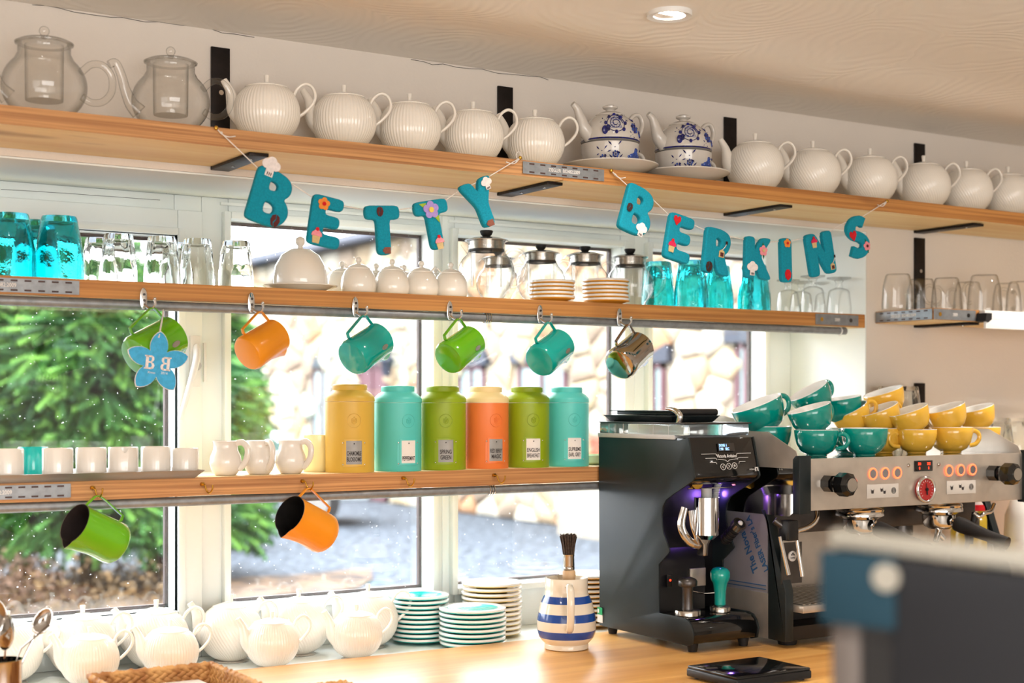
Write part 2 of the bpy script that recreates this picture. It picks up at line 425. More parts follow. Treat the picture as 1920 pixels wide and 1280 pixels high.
# ceiling: artex swirls in relief, slightly wavy plaster
def ceil_z(x, y):
    d = -y
    z = ZC + (.006 * math.sin(x * 2.1 + y * 2.6) + .005 * math.sin(x * 3.7 - y * 7 + 1)) * (1 - math.exp(-d / .35)) - .001
    return z - .018 * math.exp(-((d - .38 - .05 * math.sin(x * 1.7)) / .11) ** 2) - .01 * math.exp(-(d / .05) ** 2)
def ceiling():
    m = bpy.data.materials.new('swirl_plaster'); m.use_nodes = True; nt = m.node_tree; b = nt.nodes['Principled BSDF']; L = nt.links.new
    b.inputs['Base Color'].default_value = srgb((238, 232, 224)); b.inputs['Roughness'].default_value = .8
    tc = nt.nodes.new('ShaderNodeTexCoord'); vo = nt.nodes.new('ShaderNodeTexVoronoi'); vo.inputs['Scale'].default_value = 2.8
    n = nt.nodes.new('ShaderNodeTexNoise'); n.inputs['Scale'].default_value = 5
    ad = nt.nodes.new('ShaderNodeMixRGB'); ad.blend_type = 'ADD'; ad.inputs['Fac'].default_value = .12
    L(tc.outputs['Object'], n.inputs['Vector']); L(tc.outputs['Object'], ad.inputs['Color1']); L(n.outputs['Color'], ad.inputs['Color2'])
    L(ad.outputs['Color'], vo.inputs['Vector'])
    mu = nt.nodes.new('ShaderNodeMath'); mu.operation = 'MULTIPLY'; mu.inputs[1].default_value = 95
    si = nt.nodes.new('ShaderNodeMath'); si.operation = 'SINE'
    L(vo.outputs['Distance'], mu.inputs[0]); L(mu.outputs[0], si.inputs[0])
    bu = nt.nodes.new('ShaderNodeBump'); bu.inputs['Strength'].default_value = .15; bu.inputs['Distance'].default_value = .0016
    L(si.outputs[0], bu.inputs['Height']); L(bu.outputs['Normal'], b.inputs['Normal'])
    MATS['swirl_plaster'] = m
    mb = MB(); nx, ny = 90, 70; vs = []; x0, x1, y0, y1 = -1.6, 5.2, -6.1, .02
    for j in range(ny + 1):
        for i in range(nx + 1):
            x = x0 + (x1 - x0) * i / nx; y = y0 + (y1 - y0) * (j / ny) ** .6
            vs.append((x, y, ceil_z(x, y)))
    fs = [(j * (nx + 1) + i, j * (nx + 1) + i + 1, (j + 1) * (nx + 1) + i + 1, (j + 1) * (nx + 1) + i) for j in range(ny) for i in range(nx)]
    mb.add(vs, fs, 'swirl_plaster'); mb.box(x0, x1, y0, .42, ZC + .04, ZC + .09, 'swirl_plaster')
    struct(mb.build('ceiling', recalc=False, smooth=60), 'low cream ceiling with swirled artex plaster relief')
ceiling()
mb = MB()
ZL = 1.455 + .455                           # lintel
mb.box(-1.6, WX0, 0, .42, 0, ZC + .04, 'plaster_wall'); mb.box(WX1, 5.2, 0, .42, 0, ZC + .04, 'plaster_wall')
mb.box(WX0, WX1, 0, .42, ZL, ZC + .04, 'plaster_wall'); mb.box(WX0, WX1, 0, .42, 0, ZS - .03, 'plaster_wall')
struct(mb.build('wall_window', smooth=0), 'off-white plastered wall around the long shop window')
# white painted lining of the recess
sbox('trim_reveal_right', 'white painted window reveal at the right end of the recess', WX1 - .004, WX1 - .0005, .001, .30, ZS, ZL - .004, 'white_reveal')
sbox('trim_reveal_left', 'white painted window reveal at the left end of the recess', WX0 + .0005, WX0 + .004, .001, .30, ZS, ZL - .004, 'white_reveal')
sbox('trim_soffit', 'white painted underside of the window recess', WX0, WX1, .001, .30, ZL - .004, ZL - .0005, 'white_reveal')
sbox('trim_sill', 'white window sill behind the oak worktop', WX0, WX1, .0, .42, ZS - .03, ZS, 'white_gloss_paint')
sbox('wall_left', 'plain plaster wall left of the counter', -1.65, -1.6, -6.1, .42, 0, 2.25, 'plaster_wall')
sbox('wall_right', 'plain plaster wall right of the counter', 5.2, 5.25, -6.1, .42, 0, 2.25, 'plaster_wall')
sbox('wall_back', 'plain plaster wall behind the camera', -1.6, 5.2, -6.15, -6.1, 0, 2.25, 'plaster_wall')
# plaster crack lines along the junction
for k, (a, b, dz) in enumerate([(xat(60, 0), xat(490, 0), .003), (xat(770, 0), xat(1030, 0), .0)]):
    pts = []; x = a
    while x < b:
        pts.append((x, -.0012, 2.1925 + dz + random.uniform(-.004, .004))); x += random.uniform(.02, .05)
    struct(MB().tube(pts, .0005, 'black_iron', 5).build('trim_crack'), ['hairline crack below the ceiling above the glass teapots', 'hairline crack below the ceiling above the middle of the shelf'][k])

# ---- windows: frame bars, sash beads, dark outer frame and one pane each
posts = [(WX0, .50), (1.049, 1.172), (1.679, 1.748), (2.246, 2.339), (2.731, WX1 - .004)]
ZB = 1.009
tops = [1.815, 1.86, 1.86, 1.86]
names = ['left casement with white handle', 'second window from the left', 'third window from the left', 'narrow right-hand window']
for i in range(4):
    gx0, gx1 = posts[i][1], posts[i + 1][0]; zt = tops[i]; gx1_ = gx1
    root = thing('window_%d' % (i + 1), 'white timber window, ' + names[i], 'window'); root['kind'] = 'structure'
    fr = MB(); y0, y1 = .285, .33
    fr.box(gx0, gx1, y0, y1, zt, ZL - .004, 'white_gloss_paint'); fr.box(gx0, gx1, y0, y1, ZS, ZB, 'white_gloss_paint')
    l0 = posts[i][0] if i == 0 else (posts[i][0] + posts[i][1]) / 2
    r1 = posts[i + 1][1] if i == 3 else (posts[i + 1][0] + posts[i + 1][1]) / 2
    fr.box(l0, gx0, y0, y1, ZS, ZL - .004, 'white_gloss_paint'); fr.box(gx1, r1, y0, y1, ZS, ZL - .004, 'white_gloss_paint')
    fr.build('frame', root, bevel=.003)
    bd = MB(); e = .016                                     # moulded bead round the pane, proud of the frame
    sy = .262 if i == 0 else .272
    if i == 0:
        bd.box(gx1, gx1 + .055, .262, .285, ZB - .05, zt + .055, 'white_gloss_paint'); bd.box(gx0, gx1, .262, .285, zt, zt + .055, 'white_gloss_paint'); bd.box(gx0, gx1, .262, .285, ZB - .05, ZB, 'white_gloss_paint')
    for (a, b, p, q) in [(gx0 - e, gx0, ZB - e, zt + e), (gx1, gx1 + e, ZB - e, zt + e), (gx0, gx1, zt, zt + e), (gx0, gx1, ZB - e, ZB)]:
        bd.box(a, b, sy - .006, .286, p, q, 'white_gloss_paint')
    bd.build('bead', root, bevel=.003)
    ou = MB(); d = .007
    for (a, b, p, q) in [(gx0 - .05, gx0 + d, ZB - .06, zt + .03), (gx1 - d, gx1 + .05, ZB - .06, zt + .03), (gx0, gx1, zt - d, zt + .03), (gx0, gx1, ZB - .06, ZB + d)]:
        ou.box(max(a, WX0), min(b, WX1), .3275, .338, p, q, 'dark_frame')
    ou.build('outer_frame', root)
    MB().box(gx0 - .004, gx1 + .004, .322, .3265, ZB - .004, zt + .004, 'window_pane').build('pane', root)
    # a long transom line on the top rail
    MB().box(gx0 - .02, gx1 + .02, .277, .286, zt + .03, zt + .036, 'white_gloss_paint').build('moulding', root)
    if i == 0:
        hx = 1.085; h = MB()
        h.box(hx - .011, hx + .011, .252, .263, 1.49, 1.60, 'white_plastic'); h.box(hx + .02, hx + .026, .255, .263, 1.50, 1.585, 'white_plastic')
        h.tube(catmull([(hx, .250, 1.578), (hx - .004, .236, 1.55), (hx - .018, .232, 1.50), (hx - .04, .236, 1.42)], 5), [.010, .013, .011, .008], 'white_plastic', 12, flat=.6)
        h.build('handle', root, bevel=.002)
        k = MB(); k.cyl((hx, .2515, 1.535), (hx, .247, 1.535), .011, 'grey_plastic', 20); k.box(hx - .001, hx + .001, .246, .2475, 1.53, 1.54, 'print_black'); k.build('keyhole', root)

for k, pts in enumerate(([(60, 338), (120, 341), (200, 349), (300, 358), (313, 363)], [(2, 355), (40, 357), (120, 362), (300, 375)])):
    struct(MB().tube([onY(a, b, .284) for a, b in pts], .0005, 'print_black', 4).build('trim_crack'), ['upper', 'lower'][k] + ' paint crack on the top rail of the left window')
# ---- worktop
wt = MB().box(-1.2, 4.6, -.70, -.002, ZW - .04, ZW, 'worktop_oak').build('worktop', bevel=.003)
tag(wt, 'long oiled oak worktop running under the shelves', 'worktop')
cb = thing('counter_base', 'plain white base unit carrying the oak worktop', 'cabinet', (0, 0, 0))
MB().box(-1.2, 4.6, -.66, -.01, .1, ZW - .041, 'white_plastic').build('carcass', cb)
MB().box(-1.2, 4.6, -.60, -.01, 0, .1, 'black_plastic').build('plinth', cb)

# ================================================================== shelves, plates, brackets, pipes
TS, TU = 1.455 + .5025, 1.455 + .469         # top shelf: upper and lower face
MS, MU = 1.455 + .234, 1.455 + .200
LS, LU = 1.455 - .148, 1.455 - .184
def board(name, label, x0, x1, y0, y1, z0, z1, front):
    """front edge sawn and oiled, underside pale"""
    mb = MB(); n = max(2, int((x1 - x0) / .12)); vs = []; fs = []; ml = []
    for i in range(n + 1):
        x = x0 + (x1 - x0) * i / n; j = lambda: random.uniform(-.0012, .0012)
        vs += [(x, y0 + j(), z0 + j()), (x, y0 + j(), z1 + j() * .4), (x, y1, z1), (x, y1, z0)]
    for i in range(n):
        a, b = i * 4, i * 4 + 4
        for k, m in ((0, front), (1, 'board_under'), (2, 'board_under'), (3, 'board_under')):
            fs.append((a + k, a + (k + 1) % 4, b + (k + 1) % 4, b + k)); ml.append(m)
    fs += [(0, 1, 2, 3), (n * 4, n * 4 + 3, n * 4 + 2, n * 4 + 1)]; ml += [front, front]
    mb.add(vs, fs, front, ml)
    o = mb.build(name, smooth=30); return tag(o, label, 'shelf')
x_join = xat(1055, -.23)
board('shelf_board', 'top shelf, left rough-sawn scaffold board under the glass and upright-ribbed teapots', -.35, x_join, -.23, -.003, TU, TS, 'board_rough')
board('shelf_board', 'top shelf, right smoother orange board under the blue tea sets', x_join + .001, 4.5, -.23, -.003, TU, TS, 'board_front')
board('shelf_board', 'middle window shelf board with the row of milk jugs hung from it', WX0 + .004, WX1 - .006, 0, .22, MU, MS, 'board_front')
board('shelf_board', 'lower window shelf board under the six tea tins', WX0 + .004, WX1 - .006, 0, .22, LU, LS, 'board_rough')
board('shelf_board', 'short shelf right of the window under the glass mugs', 2.878, 4.5, -.20, -.003, 1.6665, 1.6972, 'board_front')
board('shelf_board', 'lowest shelf right of the window, mostly behind the yellow cups', 2.87, 4.5, -.15, -.003, LU, LS, 'board_front')

def nail_plate(x0, x1, y, z0, z1, txt, label, slots=7, face='y', holes=False):
    root = thing('nail_plate', label, 'metal plate')
    h = z1 - z0; L = x1 - x0
    def B(m, a, b, c, d, e, f, mt):
        if face == 'y': m.box(x0 + a, x0 + b, y - d, y - c, z0 + e, z0 + f, mt)
        else: m.box(y - d, y - c, x1 - b, x1 - a, z0 + e, z0 + f, mt)
    p = MB(); B(p, 0, L, 0, .0014, 0, h, 'galvanised'); p.build('plate', root)
    s = MB()
    if holes:
        for u in (.14, .82):
            cx = x0 + L * u
            s.cyl((cx, y - .0014, z0 + h * .5), (cx, y - .0022, z0 + h * .5), .0055, 'brass' if u < .5 else 'dark_steel', 12)
    else:
        for r in (.16, .84):
            for k in range(slots):
                u = L * (k + .8) / (slots + .6); B(s, u - .0062, u + .0062, .0014, .0018, h * r - .0016, h * r + .0016, 'dark_frame')
    s.build('slots' if not holes else 'screws', root)
    t = MB(); sz = h * .42
    if face == 'y': X = frame_y(x0 + L * .5, y - .0014, z0 + h * .5)
    else: X = frame_mx(y - .0014, (x0 + x1) / 2, z0 + h * .5)
    if txt: add_text(t, txt, sz, 'ink_white', X, .8, .0007, .012); t.build('embossing', root)
    return root
p0_ = onY(980, 297, -.23)
nail_plate(xat(980, -.2315), xat(1132, -.2315), -.2315, 1.9295, 1.9545, 'ZIEGLER  BS2482:2009', 'perforated steel plate bridging the joint of the top shelf boards')
nail_plate(.45, xat(148, 0), -.0015, MU + .004, MS - .004, 'ZIEGLER  BS2482:2009', 'perforated steel plate at the left end of the middle shelf', 12)
nail_plate(.45, xat(132, 0), -.0015, LU + .006, LS - .004, 'ZIEGLER  BS2482:2009', 'perforated steel plate at the left end of the lower shelf', 12)
nail_plate(xat(1528, 0), xat(1608, 0), -.0015, MU + .003, MS - .003, '2009', 'plain steel end plate with two nails at the right end of the middle shelf', holes=True)
nail_plate(-.198, -.006, 2.8765, 1.6685, 1.6955, 'ZIEGLER  BS2482:2009', 'perforated plate on the end of the right-hand mug shelf', 7, face='x')
nail_plate(xat(1750, -.2), xat(1828, -.2), -.2015, 1.6685, 1.6955, '2009', 'steel end plate round the corner of the right-hand mug shelf', holes=True)

def bracket(x, z_under, depth, label, up=.238, group=None):
    root = thing('shelf_bracket', label, 'bracket', (x, 0, z_under))
    MB().box(-.0195, .0195, -.007, -.0012, -.006, up, 'black_iron').build('upright', root, bevel=.001)
    MB().box(-.0195, .0195, -depth, -.0012, -.007, -.0008, 'black_iron').build('arm', root, bevel=.001)
    s = MB(); s.cyl((0, -.007, up * .62), (0, -.010, up * .62), .005, 'steel', 12)
    for q in (.35, .8): s.cyl((0, -depth * q, -.007), (0, -depth * q, -.009), .004, 'steel', 10)
    s.build('screws', root)
    return root
for px, lb in ((413, 'black iron bracket behind the second glass teapot'), (947, 'black iron bracket behind the plain white teapots'), (1369, 'black iron bracket right of the blue tea sets'), (1724, 'black iron bracket behind the diagonal-ribbed teapots')):
    bracket(xat(px, -.004), TU, .205, lb)
bracket(xat(1724, -.004), 1.6665, .19, 'black iron bracket behind the clear glass mugs')
bracket(xat(1724, -.004), LU, .14, 'black iron bracket behind the pair of tumblers and yellow cups')

def pipe(x0, x1, y, z, label):
    r = thing('pipe', label, 'pipe')
    MB().cyl((x0, y, z), (x1, y, z), .0095, 'galvanised', 16).build('tube', r)
    MB().tube(catmull([(x1 - .02, y, z + .011), (x1 - .02, y - .010, z), (x1 - .02, y, z - .012), (x1 - .02, y + .01, z - .004)], 4), .002, 'white_plastic', 6).build('clip', r)
pipe(WX0 + .006, 2.78, .012, MU - .0105, 'grey metal pipe under the middle shelf')
pipe(WX0 + .006, 2.78, .012, LU - .0105, 'grey metal pipe under the lower shelf')
for px, z, lb in ((918, MU, 'wire clip on the pipe under the middle shelf'), (925, LU, 'wire clip on the pipe under the lower shelf')):
    x = xat(px, 0); m = MB()
    for d in (-.006, 0, .006): m.tube([(x + d + .011 * 0, .012 + .0115 * math.cos(a), z - .0105 + .0115 * math.sin(a)) for a in [k * PI / 6 for k in range(12)]], .0012, 'chrome', 6, closed=True)
    tag(m.build('wire_clip'), lb, 'clip')
# price rail on the right shelf
pr = thing('shelf_rail', 'white strip rail clipped to the front of the right-hand mug shelf', 'rail')
x0 = xat(1836, -.205)
MB().box(x0, 4.5, -.224, -.2035, 1.672, 1.6965, 'white_plastic').build('upper_rail', pr, bevel=.002)
MB().box(x0 - .006, 4.5, -.232, -.224, 1.648, 1.6715, 'white_plastic').build('lower_lip', pr, bevel=.001)
MB().prism([(x0 - .012, 1.668), (x0 - .001, 1.664), (x0 + .012, 1.672), (x0 + .012, 1.688), (x0 - .008, 1.688)], -.236, -.2035, 'black_rubber').build('end_cap', pr)

# recessed ceiling lights
def downlight(x, y, label, energy=16):
    r = thing('ceiling_light', label, 'light', (x, y, ceil_z(x, y) - .005), group='recessed ceiling lights')
    m = MB(); m.lathe([(.030, .012), (.031, -.001), (.043, -.003), (.044, .002), (.044, .012)], 'white_plastic', 32, close=True); m.build('rim', r)
    m = MB(); m.lathe([(0, .004), (.0295, .004)], 'lamp_glow', 24); m.build('lens', r, recalc=False)
    l = bpy.data.lights.new('spot', 'SPOT'); l.energy = energy; l.spot_size = math.radians(125); l.spot_blend = .7; l.shadow_soft_size = .03; l.color = (1, .93, .84)
    o = bpy.data.objects.new('lamp', l); C.objects.link(o); o.parent = r; o.location = (0, 0, -.012)
    return r
p = Vector((1.734, -.564, 0))
downlight(1.734, -.564, 'lit recessed ceiling light above the blue tea sets')
for x, y in ((.3, -.9), (3.3, -.75), (.3, -2.4), (1.8, -2.3), (3.3, -2.3), (.3, -4.0), (1.8, -4.0), (3.3, -4.0)):
    downlight(x, y, 'recessed ceiling light of the rows out of the picture', 52)
# ================================================================== crockery makers
def ribbed_teapot(twist, tall=1.0):
    t = thing('teapot', '', 'teapot')
    R = .0645
    prof = []; zc = .060
    prof = [(0, 0), (.034, 0), (.037, .0015)]
    nr = 66 if twist else 22
    for i in range(int(nr / 8), nr - int(nr / 11)):
        a = -PI / 2 + PI * i / (nr * 24 / 22)
        prof.append((R * math.cos(a) ** .92, (zc + (.062 if a > 0 else .0605) * math.sin(a)) * tall))
    prof = [p for p in prof[:3]] + [p for p in prof[3:] if p[1] > .003]
    zr = prof[-1][1]; prof += [(prof[-1][0] - .003, zr + .0005), (0, zr - .003)]
    n = 58
    def fn(r, z, a):
        if r < .034 or z > zr - .0015 or z < .004: return r
        f = min(1, (z - .004) / .012, (zr - z) / .01)
        return r + (.0009 if twist else .0006) * f * math.cos(n * (a + twist * (z / .12)))
    b = MB().lathe(prof, 'porcelain', 264, fn).build('body', t, smooth=60)
    rl = prof[-2][0]
    m = MB(); m.lathe([(rl + .004, zr - .002), (rl + .0042, zr + .0006), (rl * .85, zr + .0042), (rl * .4, zr + .0085), (0, zr + .0095)], 'porcelain', 48); lid = m.build('lid', t, smooth=70)
    m = MB(); zk = zr + .008
    m.lathe([(0, zk), (.0042, zk), (.0044, zk + .006), (.0054, zk + .0155), (.0048, zk + .0165), (0, zk + .0165)], 'porcelain', 20); m.build('knob', lid)
    m = MB(); z = tall
    m.tube(catmull([(-.044, 0, .048 * z), (-.060, 0, .066 * z), (-.066, 0, .086 * z), (-.071, 0, .103 * z), (-.082, 0, .122 * z)], 6), [.021, .0185, .0135, .0105, .0082, .0066], 'porcelain', 20)
    m.build('spout', t, smooth=60)
    m = MB(); m.tube(catmull([(.050, 0, .092 * z), (.060, 0, .110 * z), (.074, 0, .119 * z), (.087, 0, .114 * z), (.0935, 0, .099 * z), (.090, 0, .083 * z), (.076, 0, .066 * z), (.058, 0, .052 * z)], 7), .0052, 'porcelain', 14, flat=.62)
    m.build('handle', t, smooth=60)
    return t
pot_v = Once(lambda: ribbed_teapot(0)); pot_d = Once(lambda: ribbed_teapot(1.1))

yT = -.118
row_v = [(500, 'white upright-ribbed teapot beside the second glass teapot, spout showing fully'), (645, 'white upright-ribbed teapot, second of its row from the glass teapots'),
         (768, 'white upright-ribbed teapot, middle of the row of five left of the blue sets'), (887, 'white upright-ribbed teapot in front of the left edge of the second bracket'),
         (1003, 'white upright-ribbed teapot next to the blue patterned tea sets')]
for px, lb in row_v:
    pot_v((xat(px, yT), yT, TS), lb, group='upright-ribbed teapots on the top shelf', rot=(0, 0, -.42), scale=1.0)
row_d = [(1416, 'white diagonal-ribbed teapot beside the blue tea sets, its spout in view'), (1524, 'white diagonal-ribbed teapot, second from the blue tea sets'),
         (1631, 'white diagonal-ribbed teapot above the end pin of the letter garland'), (1732, 'white diagonal-ribbed teapot in front of the last black bracket'),
         (1812, 'white diagonal-ribbed teapot, second from the right edge of the photo'), (1890, 'white diagonal-ribbed teapot cut by the right edge of the photo')]
for px, lb in row_d:
    pot_d((xat(px, yT), yT, TS), lb, group='diagonal-ribbed teapots on the top shelf', rot=(0, 0, -.42), scale=1.06)

def glass_teapot():
    t = thing('glass_teapot', '', 'teapot'); th = .0016; R = .069; zc = .058
    o = [(0, 0), (.036, 0)]
    for i in range(5, 19):
        a = -PI / 2 + PI * i / 24; o.append((R * math.cos(a), zc + .060 * math.sin(a)))
    o += [(.0425, .112), (.0425, .124), (.0455, .127)]
    inn = [(r - th, max(z, .0018)) for r, z in o[2:]][::-1]
    MB().lathe(o + [(.0438, .1275)], 'thin_glass', 56).build('body', t, smooth=60)
    l = MB(); l.lathe([(.036, .129), (.047, .1275), (.0475, .1295), (.040, .1335), (.02, .1375), (0, .1385)], 'thin_glass', 48); l = l.build('lid', t, smooth=50)
    k = MB(); k.cyl((0, 0, .137), (0, 0, .142), .005, 'thin_glass', 14); k.ball((0, 0, .1495), .0085, 'thin_glass', 20, 12); k.build('knob', l, smooth=60)
    f = MB(); f.lathe([(0, .034), (.030, .034), (.0305, .037), (.0315, .126)], 'thin_glass', 40); f.build('infuser', t, smooth=50)
    f = MB()                                                # fine slits of the infuser glass
    for k in range(8): 
        a = PI * (k + .5) / 8 - PI; f.tube([(.0318 * math.cos(a), .0318 * math.sin(a), z) for z in (.05, .115)], .00035, 'thin_glass', 5)
    s = MB(); P = catmull([(-.058, 0, .034), (-.072, 0, .048), (-.083, 0, .072), (-.090, 0, .096), (-.1, 0, .116), (-.112, 0, .112)], 6)
    s.tube(P, [.015, .012, .009, .008, .0075, .007], 'thin_glass', 18); s.build('spout', t, smooth=60)
    h = MB(); h.tube(catmull([(.060, 0, .088), (.078, 0, .104), (.098, 0, .104), (.112, 0, .088), (.112, 0, .062), (.098, 0, .044), (.078, 0, .040), (.062, 0, .048)], 6), .0062, 'thin_glass', 14); h.build('handle', t, smooth=60)
    return t
gt = Once(glass_teapot)
gt((xat(83, yT), yT, TS), 'clear glass teapot with infuser nearest the left edge of the top shelf', group='glass teapots on the top shelf', scale=1.08)
gt((xat(320, yT), yT, TS), 'clear glass teapot with infuser in front of the leftmost black bracket', group='glass teapots on the top shelf', scale=1.04)

# blue patterned tea-for-one sets: saucer, cup and pot stand on one another, so each is a thing
def print_motifs(mb, spots, rad):
    """flat printed motifs: small raised petals, scrolls and dots set on a surface of revolution"""
    def P(a, z, e=.0004):
        r = rad(z) + e; return (r * math.cos(a), r * math.sin(a), z)
    for kind, a0, z0, s in spots:
        if kind == 'scroll':
            for turns, rr, m in ((1.9, 1.0, 'cobalt'), (1.0, 1.25, 'cobalt')):
                pts = []
                for i in range(34):
                    q = i / 33; th = q * turns * 2 * PI; r = s * rr * (1 - .75 * q if turns > 1 else 1)
                    pts.append(P(a0 + r * math.cos(th) / rad(z0), z0 + r * math.sin(th)))
                mb.tube(pts, s * .11, m, 5, flat=.5)
            for i in range(8):
                a = 2 * PI * i / 8; c = P(a0 + s * 1.45 * math.cos(a) / rad(z0), z0 + s * 1.3 * math.sin(a)); mb.ball(c, s * .3, 'cobalt', 6, 4, (1, .8, 1))
            for i in range(-3, 4):
                mb.tube([P(a0 + i * s * .25 / rad(z0), z0 - s * .7), P(a0 + i * s * .25 / rad(z0), z0 + s * .7)], s * .035, 'cobalt_pale', 4)
                mb.tube([P(a0 - s * .7 / rad(z0), z0 + i * s * .25), P(a0 + s * .7 / rad(z0), z0 + i * s * .25)], s * .035, 'cobalt_pale', 4)
        elif kind == 'flower':
            for i in range(7):
                a = 2 * PI * i / 7; mb.ball(P(a0 + s * .7 * math.cos(a) / rad(z0), z0 + s * .7 * math.sin(a)), s * .36, 'cobalt' if i % 2 else 'cobalt_pale', 6, 4, (1, .6, 1))
            mb.ball(P(a0, z0), s * .3, 'cobalt', 8, 5)
        elif kind == 'leaf':
            for i, (da, dz) in enumerate(((0, 0), (.8, .7), (-.8, .6), (.7, -.8), (-.9, -.6))):
                mb.tube([P(a0 + s * da / rad(z0), z0 + s * dz), P(a0 + s * (da * 1.9 + .2) / rad(z0), z0 + s * (dz * 1.9 + .2))], [s * .08, s * .32, s * .05], 'cobalt', 6) if 0 else \
                mb.tube([P(a0 + s * (da * (1 + q) + .1) / rad(z0), z0 + s * (dz * (1 + q) + .25 * q)) for q in (0, .5, 1)], [s * .06, s * .3, s * .05], 'cobalt', 6, flat=.6)
        elif kind == 'tree':
            for dx, dz, q in ((0, .9, .45), (0, .3, .6), (-.9, -.1, .5), (.9, -.1, .5), (-.4, 0, .6), (.4, 0, .6), (-1.5, -.25, .3), (1.5, -.25, .3)):
                mb.ball(P(a0 + s * dx / rad(z0), z0 + s * dz), s * q, 'cobalt_pale', 8, 5, (1, .5, .8))
            mb.tube([P(a0 + s * d / rad(z0), z0 - s * .95) for d in (-1.1, -.5, 0, .5, 1.1)], s * .2, 'cobalt', 6)
        elif kind == 'pear':
            mb.ball(P(a0, z0), s, 'cobalt', 12, 8, (1, .5, 1.05)); mb.ball(P(a0 + s * .7 / rad(z0), z0 + s * .7), s * .6, 'cobalt', 8, 6, (1, .6, 1)); mb.ball(P(a0, z0, .0018), s * .22, 'porcelain_grey', 8, 5)
def prof_r(prof):
    def rad(z):
        for (r0, z0), (r1, z1) in zip(prof, prof[1:]):
            if z0 <= z <= z1 and z1 > z0: return r0 + (r1 - r0) * (z - z0) / (z1 - z0)
        return prof[-1][0]
    return rad
def blue_pot():
    t = thing('patterned_teapot', '', 'teapot')
    pr = [(.040, 0), (.0525, .004), (.0535, .010), (.052, .020), (.046, .034), (.036, .045), (.026, .051)]
    MB().lathe([(0, 0)] + pr + [(0, .051)], 'porcelain_grey', 56).build('body', t, smooth=50)
    l = MB(); l.lathe([(.027, .050), (.027, .052), (.018, .0565), (.008, .058), (.0075, .061), (.0135, .064), (.0140, .067), (.010, .069), (0, .0695)], 'porcelain_grey', 36); l.build('lid', t, smooth=50)
    m = MB(); print_motifs(m, [('scroll', -1.98, .031, .0125), ('pear', -2.36, .018, .0075), ('flower', -1.18, .024, .009), ('leaf', -.95, .034, .006), ('leaf', -1.35, .012, .004), ('leaf', -2.45, .036, .004),
                               ('flower', -.8, .016, .006), ('leaf', -1.62, .042, .005), ('scroll', .6, .028, .01), ('flower', 1.6, .026, .009)], prof_r(pr)); m.build('blue_pattern', t)['kind'] = 'stuff'
    m = MB(); m.lathe([(.0532, .0035), (.0542, .005), (.0532, .0062)], 'cobalt', 56); m.build('rim_line', t, recalc=False)
    m = MB(); m.tube(catmull([(-.044, 0, .012), (-.058, 0, .024), (-.066, 0, .042), (-.073, 0, .056), (-.083, 0, .064)], 6), [.014, .0125, .009, .0068, .005], 'porcelain_grey', 16); m.build('spout', t, smooth=60)
    m = MB(); m.tube(catmull([(.038, 0, .040), (.052, 0, .056), (.066, 0, .058), (.073, 0, .044), (.066, 0, .024), (.050, 0, .012)], 6), .0052, 'porcelain_grey', 12, flat=.7); m.build('handle', t, smooth=60)
    return t
def blue_cup():
    t = thing('patterned_cup', '', 'cup')
    pr = [(.026, 0), (.030, .003), (.041, .010), (.049, .022), (.0525, .036), (.0535, .050)]
    MB().lathe([(0, 0)] + pr + [(.0505, .050), (.047, .025), (.032, .006), (0, .005)], 'porcelain_grey', 56).build('bowl', t, smooth=50)
    m = MB(); print_motifs(m, [('tree', -1.15, .027, .0105), ('leaf', -2.05, .038, .0075), ('flower', -2.0, .027, .0065), ('leaf', -2.0, .016, .007), ('flower', -2.45, .020, .007), ('leaf', -2.5, .032, .006),
                               ('leaf', -.55, .034, .005), ('flower', -1.75, .011, .005), ('leaf', -.6, .02, .004), ('tree', 1.2, .024, .008)], prof_r(pr)); m.build('blue_pattern', t)['kind'] = 'stuff'
    m = MB(); m.tube(catmull([(.046, 0, .034), (.060, 0, .041), (.074, 0, .036), (.077, 0, .022), (.066, 0, .010), (.050, 0, .008)], 6), .0042, 'porcelain_grey', 12, flat=.8); m.build('handle', t, smooth=60)
    return t
def blue_saucer():
    return tag(MB().lathe([(0, 0), (.040, 0), (.043, .0015), (.070, .010), (.089, .019), (.0895, .021), (.070, .0135), (.040, .005), (0, .004)], 'porcelain_grey', 64).build('saucer', smooth=40), '', 'saucer')
for i, (px, wh) in enumerate(((1147, 'left'), (1284, 'right'))):
    x = xat(px - 3, -.145); side = ('left set, beside the plain ribbed teapot' if i == 0 else 'right set, beside the diagonal-ribbed teapot')
    s_ = blue_saucer(); s_.location = (x, -.145, TS); tag(s_, 'wide pale saucer under the blue patterned ' + side, group='saucers of the blue tea sets'); s_.rotation_euler = (0, 0, 0)
    s_.scale = (1.2,) * 3
    if i == 0: P_, Q_ = blue_cup(), blue_pot()
    c_ = P_ if i == 0 else clone(P_, (0, 0, 0)); q_ = Q_ if i == 0 else clone(Q_, (0, 0, 0))
    bpy.context.view_layer.update()
    c_.location = (x, -.145, TS + .0062); q_.location = (x, -.145, TS + .0062 + .0504 * 1.27); c_.scale = q_.scale = (1.22, 1.22, 1.27)
    tag(c_, 'blue and white patterned cup of the ' + side, group='cups of the blue tea sets'); tag(q_, 'small blue and white patterned teapot of the ' + side, group='pots of the blue tea sets')

